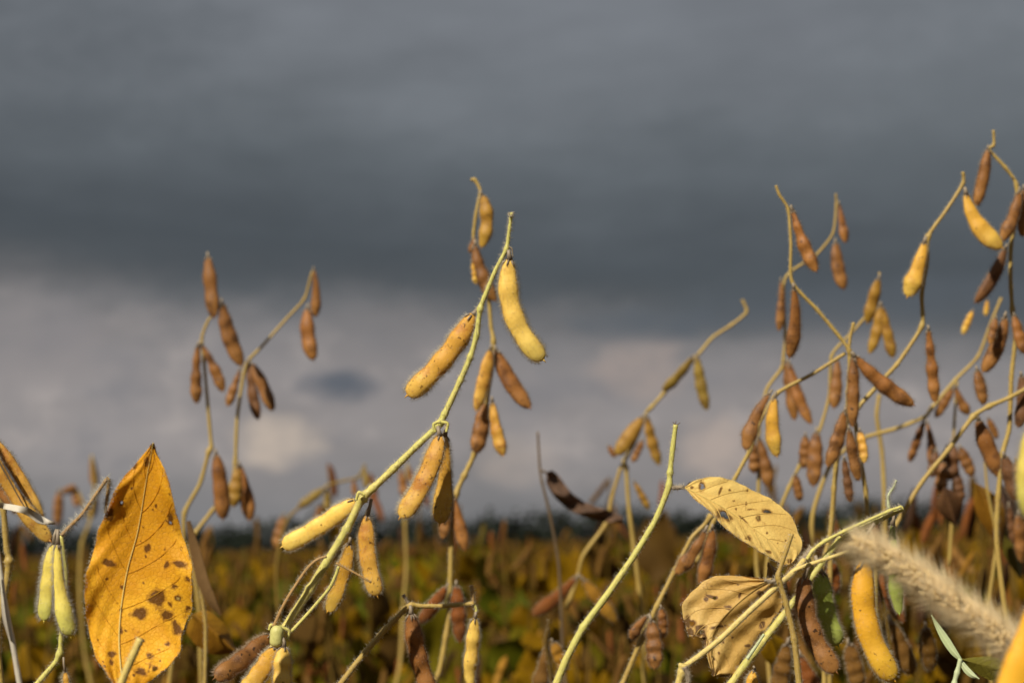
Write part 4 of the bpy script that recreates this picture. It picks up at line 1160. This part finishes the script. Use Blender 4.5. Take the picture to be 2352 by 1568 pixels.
p = Plant('low blurred plant with reddish pods hidden behind the long yellow pod', 1.15, (2040, 1640))
p.stem([(1995, 1240), (2012, 1320), (2032, 1400), (2045, 1500), (2040, 1640)], (8, 12), 'fstem', down=True)
for a in ((1912, 1289, 1916, 1363, 30, 'frd', 0), (2018, 1313, 2076, 1428, 30, 'frd', -4), (2045, 1426, 2096, 1547, 44, 'ftn', -4), (1950, 1477, 1974, 1580, 36, 'ftn', 0), (1837, 1504, 1872, 1590, 36, 'frd', 0), (1808, 1478, 1786, 1588, 40, 'ftn', 0), (2126, 1440, 2136, 1540, 34, 'fbr', 0)):
    p.pod(*a, dd=random.uniform(-0.02, 0.02))
p.leaf(*ovate((1765, 1450), (1795, 1545), 60), 'fgold', rows=24, cols=8, midrib=False, dd=0.05)

p = Plant('faint olive plant with a crooked arm low over the horizon, left of the sharp stem', 2.0, (640, 1300))
p.stem([(839, 1066), (826, 1096), (816, 1098), (748, 1118), (681, 1169), (655, 1200), (640, 1300)], (6, 9), 'oliv', down=True)
for a in ((744, 1122, 685, 1165, 18, 'oliv', 0), (750, 1122, 752, 1175, 17, 'oliv', 0), (836, 1070, 842, 1120, 15, 'oliv', 0), (736, 1161, 732, 1203, 23, 'brn', 0), (651, 1185, 634, 1258, 25, 'brn', 0), (812, 1100, 816, 1140, 14, 'brn', 0)):
    p.pod(*a)

p = Plant('dim dark sprig poking above the horizon between the two middle stems', 2.2, (930, 1300))
p.stem([(936, 1062), (930, 1120), (928, 1200), (930, 1300)], (6, 9), 'stemb', down=True)
p.pod(920, 1078, 931, 1146, 20, 'brn', 0)
p.pod(938, 1070, 948, 1110, 14, 'brn', 0)

p = Plant('dim blurred sprig of dark pods above the horizon at the far left', 2.6, (180, 1320))
p.stem([(211, 1046), (219, 1110), (205, 1190), (185, 1250), (180, 1320)], (6, 9), 'stemb', down=True)
p.stem([(205, 1190), (175, 1122), (140, 1128)], (6, 6), 'stemb', 'branch')
for a in ((136, 1127, 132, 1205, 20, 'brn', 0), (142, 1131, 175, 1117, 16, 'brn', 0), (170, 1123, 180, 1163, 19, 'brn', 0), (211, 1049, 219, 1118, 19, 'brn', 0), (223, 1146, 207, 1189, 21, 'brn', 0)):
    p.pod(*a)

p = Plant('brown folded leaf with a gold one below it, close behind the big amber leaf', 1.12, (470, 1640))
p.stem([(436, 1200), (450, 1290), (470, 1420), (470, 1520), (470, 1640)], (6, 11), 'stemb', down=True, dd=0.01)
p.leaf(*strap([(432, 1196), (448, 1266), (466, 1335), (484, 1376), (506, 1412)], (4, 12, 13, 11, 2)), 'ltan', rows=30, cols=6, zf=lambda s, t: 0.004 * t, midrib=False)
p.leaf([(440, 1410), (470, 1430), (505, 1462), (545, 1500)], [(440, 1410), (478, 1402), (520, 1440), (545, 1500)], [(440, 1410), (430, 1455), (480, 1500), (545, 1500)], 'lgold', rows=30, cols=8, dd=0.02, midrib=False)


# ------------------------------------------------------------------ the field behind
def local_pod(L, w, rings=9, sides=7, bow=0.004):
    g = Geo()
    Pod((0, 0, 0), (0, 0, -L), w, bow, 0.7, 3, view=(0, 1, 0)).add(g, rings, sides)
    return g


def local_leaf(L, wd, rows=7, cols=3):
    g = Geo()
    vs, uv = [], []
    ph = random.random() * 6
    for i in range(rows):
        s = i / (rows - 1)
        f = math.sin(math.pi * min(1, s ** 0.75)) ** 0.8
        for j in range(-cols, cols + 1):
            t = j / cols
            vs.append((t * f * wd / 2, 0.25 * abs(t) * f * wd / 2 + 0.3 * L * s * s + 0.01 * math.sin(8 * s + ph) * t, -L * s * (1 - 0.2 * s)))
            uv.append((s, 0.5 + 0.5 * t))
    g.add(vs, leaf_faces(rows, 2 * cols + 1), 0, uv)
    return g


POD_ME = [local_pod(random.uniform(.036, .05), random.uniform(.0085, .0105), bow=random.uniform(-.004, .004)).mesh('pod', [c])
          for c in ('fbr', 'fbr', 'frd', 'fdk', 'ftn', 'fgd', 'fol')]
LEAF_ME = [local_leaf(random.uniform(.07, .11), random.uniform(.045, .07)).mesh('leaf', [c]) for c in ('fgold', 'fgold', 'fbrown', 'fgreen', 'folive', 'fgreen')]


def bg_skeleton(h, rnd):
    """stem points, branches and nodes of one field plant"""
    lean = (rnd.uniform(-.12, .12), rnd.uniform(-.1, .1))
    main = [(lean[0] * (t ** 1.5), lean[1] * (t ** 1.5), h * t) for t in (0, .25, .5, .75, .9, 1.0)]
    brs = []
    for k in range(rnd.choice((1, 2, 3))):
        t = rnd.uniform(.35, .65)
        a = rnd.uniform(0, 6.28)
        b0 = np.array([lean[0] * t ** 1.5, lean[1] * t ** 1.5, h * t])
        L = h * rnd.uniform(.28, .42)
        brs.append([b0, b0 + np.array([math.cos(a) * .07, math.sin(a) * .07, L * .45]), b0 + np.array([math.cos(a) * .10, math.sin(a) * .10, L])])
    return main, brs


def bg_plant_items(h, rnd, n_pods, n_leaves, leafset, podset):
    main, brs = bg_skeleton(h, rnd)
    lines = [smooth_line(main, 3)] + [smooth_line(b, 3) for b in brs]
    items = []
    for k in range(n_pods):
        ln = rnd.choice(lines)
        q = ln[-1] if k < len(lines) * 2 else ln[int((0.30 + 0.70 * rnd.random() ** 0.7) * (len(ln) - 1))]
        if k < len(lines) * 2:
            q = lines[k % len(lines)][-1 - (k // len(lines))]
        rot = (rnd.gauss(0, .35), rnd.gauss(0, .35), rnd.uniform(0, 6.28))
        items.append(('pod', rnd.choice(podset), q, rot, rnd.uniform(.9, 1.15)))
    for k in range(n_leaves):
        ln = rnd.choice(lines)
        q = ln[int((0.25 + 0.70 * rnd.random()) * (len(ln) - 1))]
        a = rnd.uniform(0, 6.28)
        q = q + np.array([math.cos(a), math.sin(a), 0.1]) * rnd.uniform(.03, .09)
        items.append(('leaf', rnd.choice(leafset), q, (rnd.uniform(-.5, .9), rnd.uniform(-.4, .4), rnd.uniform(0, 6.28)), rnd.uniform(.8, 1.25)))
    return lines, items


KINDS = [('brown and mostly leafless', 10, 5, (2,), (0, 1, 2, 3)),
         ('tawny and hung with tan pods', 8, 6, (0, 2), (0, 2, 4, 5)),
         ('with golden yellow leaves', 5, 14, (0, 1, 4), (0, 4, 5)),
         ('still green in leaf', 4, 15, (3, 4, 5), (1, 6, 4)),
         ('with mixed olive and gold leaves', 5, 14, (0, 4, 3), (0, 2, 6)),
         ('with withered brown leaves', 6, 9, (2, 4, 0), (1, 2, 3))]
rnd = random.Random(21)
PROTO = []
for kind in KINDS:
    for rep in range(2):
        h = rnd.uniform(.69, .76)
        lines, items = bg_plant_items(h, rnd, kind[1], kind[2], kind[3], kind[4])
        g = Geo()
        for k, ln in enumerate(lines):
            tube(g, ln, np.linspace(.0032 if k == 0 else .0022, .0012, len(ln)), 6)
        PROTO.append((kind, h, g.mesh('stem', ['fstem']), items))

GROUP = 'blurred soybean plants of the field behind'


def free_spot(x, y, used, r):
    return all((x - a) ** 2 + (y - b) ** 2 > r * r for a, b in used)


def px_of(x, y, z):
    v = np.linalg.inv(CAM) @ np.array([x, y, z, 1.0])
    return 1176 + v[0] / -v[2] / KPX


MARKS = [(-1e9, 'off the left edge'), (0, 'below the split brown pod'), (90, 'behind the fuzzy greenish pods'), (190, 'behind the big amber leaf'), (430, 'beside the amber leaf'), (560, 'behind the lowest hero pods'), (690, 'left of the sharp stem'), (800, 'under the sharp stem'), (930, 'above the short bent plant'),
         (1060, 'right of the short bent plant'), (1180, 'left of the long bare stem'), (1300, 'behind the long bare stem'), (1440, 'right of the long bare stem'), (1570, 'behind the withered leaf'), (1700, 'below the buff leaf'), (1840, 'behind the brown pod'), (1960, 'behind the long yellow pod'), (2080, 'below the foxtail'), (2210, 'above the corner pod'), (2352, 'off the right edge')]
SHORT = {'brown and mostly leafless': 'brown, nearly leafless', 'tawny and hung with tan pods': 'tan podded', 'with golden yellow leaves': 'golden leaved', 'still green in leaf': 'green leaved', 'with mixed olive and gold leaves': 'olive and gold leaved', 'with withered brown leaves': 'brown leaved'}


def where(x, y, ranks):
    m = [t for a, t in MARKS if a <= px_of(x, y, 0.6)][-1]
    return [t for a, t in ranks if a <= y][-1] + ' ' + m


used = []


def spot(y0, y1, half, r):
    for _ in range(200):
        y = math.sqrt(rnd.uniform(y0 * y0, y1 * y1))
        x = rnd.uniform(-half, half) * y
        if free_spot(x, y, used, r):
            used.append((x, y))
            return x, y
    return None


TALL = [(1745, 1.75, 1165, 0), (1860, 1.9, 1150, 1), (1960, 2.1, 1160, 5), (2060, 1.7, 1150, 0), (2150, 1.8, 1120, 5), (2215, 2.2, 1130, 2), (2280, 1.65, 1100, 1), (2350, 1.9, 1090, 5),
        (1800, 1.5, 1235, 5), (1900, 1.45, 1250, 5), (2000, 1.6, 1225, 2), (2110, 1.4, 1240, 5), (2190, 1.5, 1215, 4), (2260, 1.45, 1190, 5), (2330, 1.4, 1170, 0),
        (1600, 2.6, 1075, 0), (1350, 2.4, 1100, 0), (1480, 2.8, 1150, 1), (1150, 2.7, 1190, 4), (1000, 2.5, 1165, 5), (560, 2.2, 1205, 2), (690, 2.6, 1180, 0), (830, 2.3, 1090, 1), (340, 2.6, 1190, 0), (90, 2.3, 1200, 5), (1240, 2.2, 1215, 4)]
WHERE = ['behind the upper buff leaf', 'just right of the upper buff leaf', 'behind the branching plant', 'above the small green pod', 'behind the foxtail tip', 'over the foxtail head', 'beside the leafy edge plant', 'at the right frame edge',
         'under the withered leaf and petioles', 'behind the green shaded pod', 'behind the long yellow pod', 'behind the foxtail middle', 'low under the foxtail', 'above the weed seedling', 'over the corner pod',
         'right of the long bare stem tip', 'by the dead curled leaf', 'left of the long bare stem', 'right of the middle stems', 'under the hanging pod pair', 'right of the left forked stem', 'beside the faint olive plant', 'left of the sharp stem node', 'hidden by the big amber leaf', 'behind the fuzzy greenish pods', 'left of the dead curled leaf stalk']
for i, (x, d, ytop, kd) in enumerate(TALL):
    kind, h, sme, items = PROTO[kd * 2 + i % 2]
    d *= 1.3
    tp = at(x, ytop, d)
    sc = tp[2] / h
    o = thing('soybean_plant', 'tall plant ' + WHERE[i] + ', ' + kind[0], 'soybean plant', (tp[0], tp[1], 0), GROUP)
    o.rotation_euler.z = rnd.uniform(0, 6.28)
    o.scale = (1, 1, sc)
    used.append((tp[0], tp[1]))
    link('stem', sme, o)
    for nm, mi, q, rot, ps in items:
        c = link(nm, (POD_ME if nm == 'pod' else LEAF_ME)[mi], o, tuple(q))
        c.rotation_euler = rot
        c.scale = (ps, ps, ps)
n_near = 84
for i in range(n_near):
    s = spot(2.15, 4.2, 0.34, 0.12)
    if s is None:
        break
    kind, h, sme, items = PROTO[i % len(PROTO)]
    sc = rnd.uniform(.88, 1.04) * (1.12 if rnd.random() < .10 else 1.0)
    o = thing('soybean_plant', 'out of focus ' + SHORT[kind[0]] + ' plant ' + where(s[0], s[1], ((0, 'low'), (2.7, 'midway'), (3.4, 'high up'))), 'soybean plant', (s[0], s[1], 0), GROUP)
    o.rotation_euler.z = rnd.uniform(0, 6.28)
    o.scale = (sc, sc, sc)
    link('stem', sme, o)
    for nm, mi, q, rot, ps in items:
        c = link(nm, (POD_ME if nm == 'pod' else LEAF_ME)[mi], o, tuple(q))
        c.rotation_euler = rot
        c.scale = (ps, ps, ps)


# farther plants: whole plants as one mesh each
def euler_np(rot):
    from mathutils import Euler
    return np.array(Euler(rot).to_matrix())


def mesh_arrays(me):
    v = np.empty(len(me.vertices) * 3); me.vertices.foreach_get('co', v)
    return v.reshape(-1, 3), [tuple(p.vertices) for p in me.polygons]


POD_LO = [mesh_arrays(local_pod(.045, .0105, 5, 4).mesh('tmp', ['fbr']))]
LEAF_LO = [mesh_arrays(local_leaf(.075, .05, 4, 1).mesh('tmp', ['fgold']))]
PM = ('fbr', 'fbr', 'frd', 'fdk', 'ftn', 'fgd', 'fol')
LM = ('fgold', 'fgold', 'fbrown', 'fgreen', 'folive', 'fgreen')
MATS = ['fstem', 'fbr', 'frd', 'fdk', 'ftn', 'fgd', 'fol', 'fgold', 'fbrown', 'fgreen', 'folive']


def whole_plant(kind, lo=True):
    h = rnd.uniform(.64, .73)
    lines, items = bg_plant_items(h, rnd, kind[1], kind[2], kind[3], kind[4])
    g = Geo()
    for k, ln in enumerate(lines):
        tube(g, ln[::3] if len(ln) > 9 else ln[::2], .0028 if k == 0 else .002, 4, 0, False)
    for nm, mi, q, rot, ps in items:
        v, f = (POD_LO if nm == 'pod' else LEAF_LO)[0]
        g.add(v @ euler_np(rot).T * ps + q, f, MATS.index((PM if nm == 'pod' else LM)[mi]))
    return g


WHOLE = []
for kind in KINDS:
    for rep in range(2):
        WHOLE.append((kind, whole_plant(kind)))
WHOLE_ME = [(k, g.mesh('soybean_plant', MATS)) for k, g in WHOLE]
for i in range(180):
    s = spot(4.2, 9.5, 0.33, 0.12)
    if s is None:
        break
    kind, me = WHOLE_ME[i % len(WHOLE_ME)]
    o = link('soybean_plant', me, None, (s[0], s[1], 0))
    o['label'] = 'small blurred ' + SHORT[kind[0]] + ' plant ' + where(s[0], s[1], ((0, 'in the field'), (5.5, 'well back'), (6.8, 'far off'), (8.1, 'just under the horizon')))
    o['category'] = 'soybean plant'
    o['group'] = 'distant soybean plants near the horizon'
    o.rotation_euler.z = rnd.uniform(0, 6.28)
    sc = rnd.uniform(.92, 1.12) * (rnd.uniform(1.08, 1.2) if rnd.random() < .14 else 1)
    o.scale = (sc, sc, sc)

# the crop beyond, one mass
big_v, big_f, big_m = [], [], []
nv = 0
WA = [(np.concatenate(g.v), g.f, g.mi) for _, g in WHOLE]


def scatter(n, y0, y1, half, s0, s1):
    global nv
    for _ in range(n):
        y = math.sqrt(rnd.uniform(y0 * y0, y1 * y1))
        x = rnd.uniform(-half, half) * y
        v, f, mi = WA[rnd.randrange(len(WA))]
        a = rnd.uniform(0, 6.28)
        sc = rnd.uniform(s0, s1)
        sz = sc if sc < 1.3 else 1.08 + rnd.uniform(-.1, .1)
        ca, sa = math.cos(a), math.sin(a)
        M = np.array([[ca * sc, -sa * sc, 0], [sa * sc, ca * sc, 0], [0, 0, sz]])
        big_v.append(v @ M.T + [x, y, 0])
        big_f.extend([tuple(i + nv for i in q) for q in f])
        big_m.extend(mi)
        nv += len(v)


scatter(900, 8.5, 22, 0.33, .92, 1.15)
scatter(900, 22, 70, 0.34, 1.5, 2.6)
scatter(500, 70, 320, 0.40, 4.0, 7.0)
me = bpy.data.meshes.new('soybean_crop')
me.from_pydata(np.concatenate(big_v).tolist(), [], big_f)
for m in MATS:
    me.materials.append(MAT[m])
me.polygons.foreach_set('material_index', big_m)
crop = link('soybean_crop', me)
crop['kind'] = 'stuff'
crop['label'] = 'ripening soybean crop receding to the horizon in brown, gold and green'
crop['category'] = 'crop'

for o in list(bpy.data.objects):
    if '_w' in o:
        del o['_w']
for m in list(bpy.data.meshes):
    if m.users == 0:
        bpy.data.meshes.remove(m)
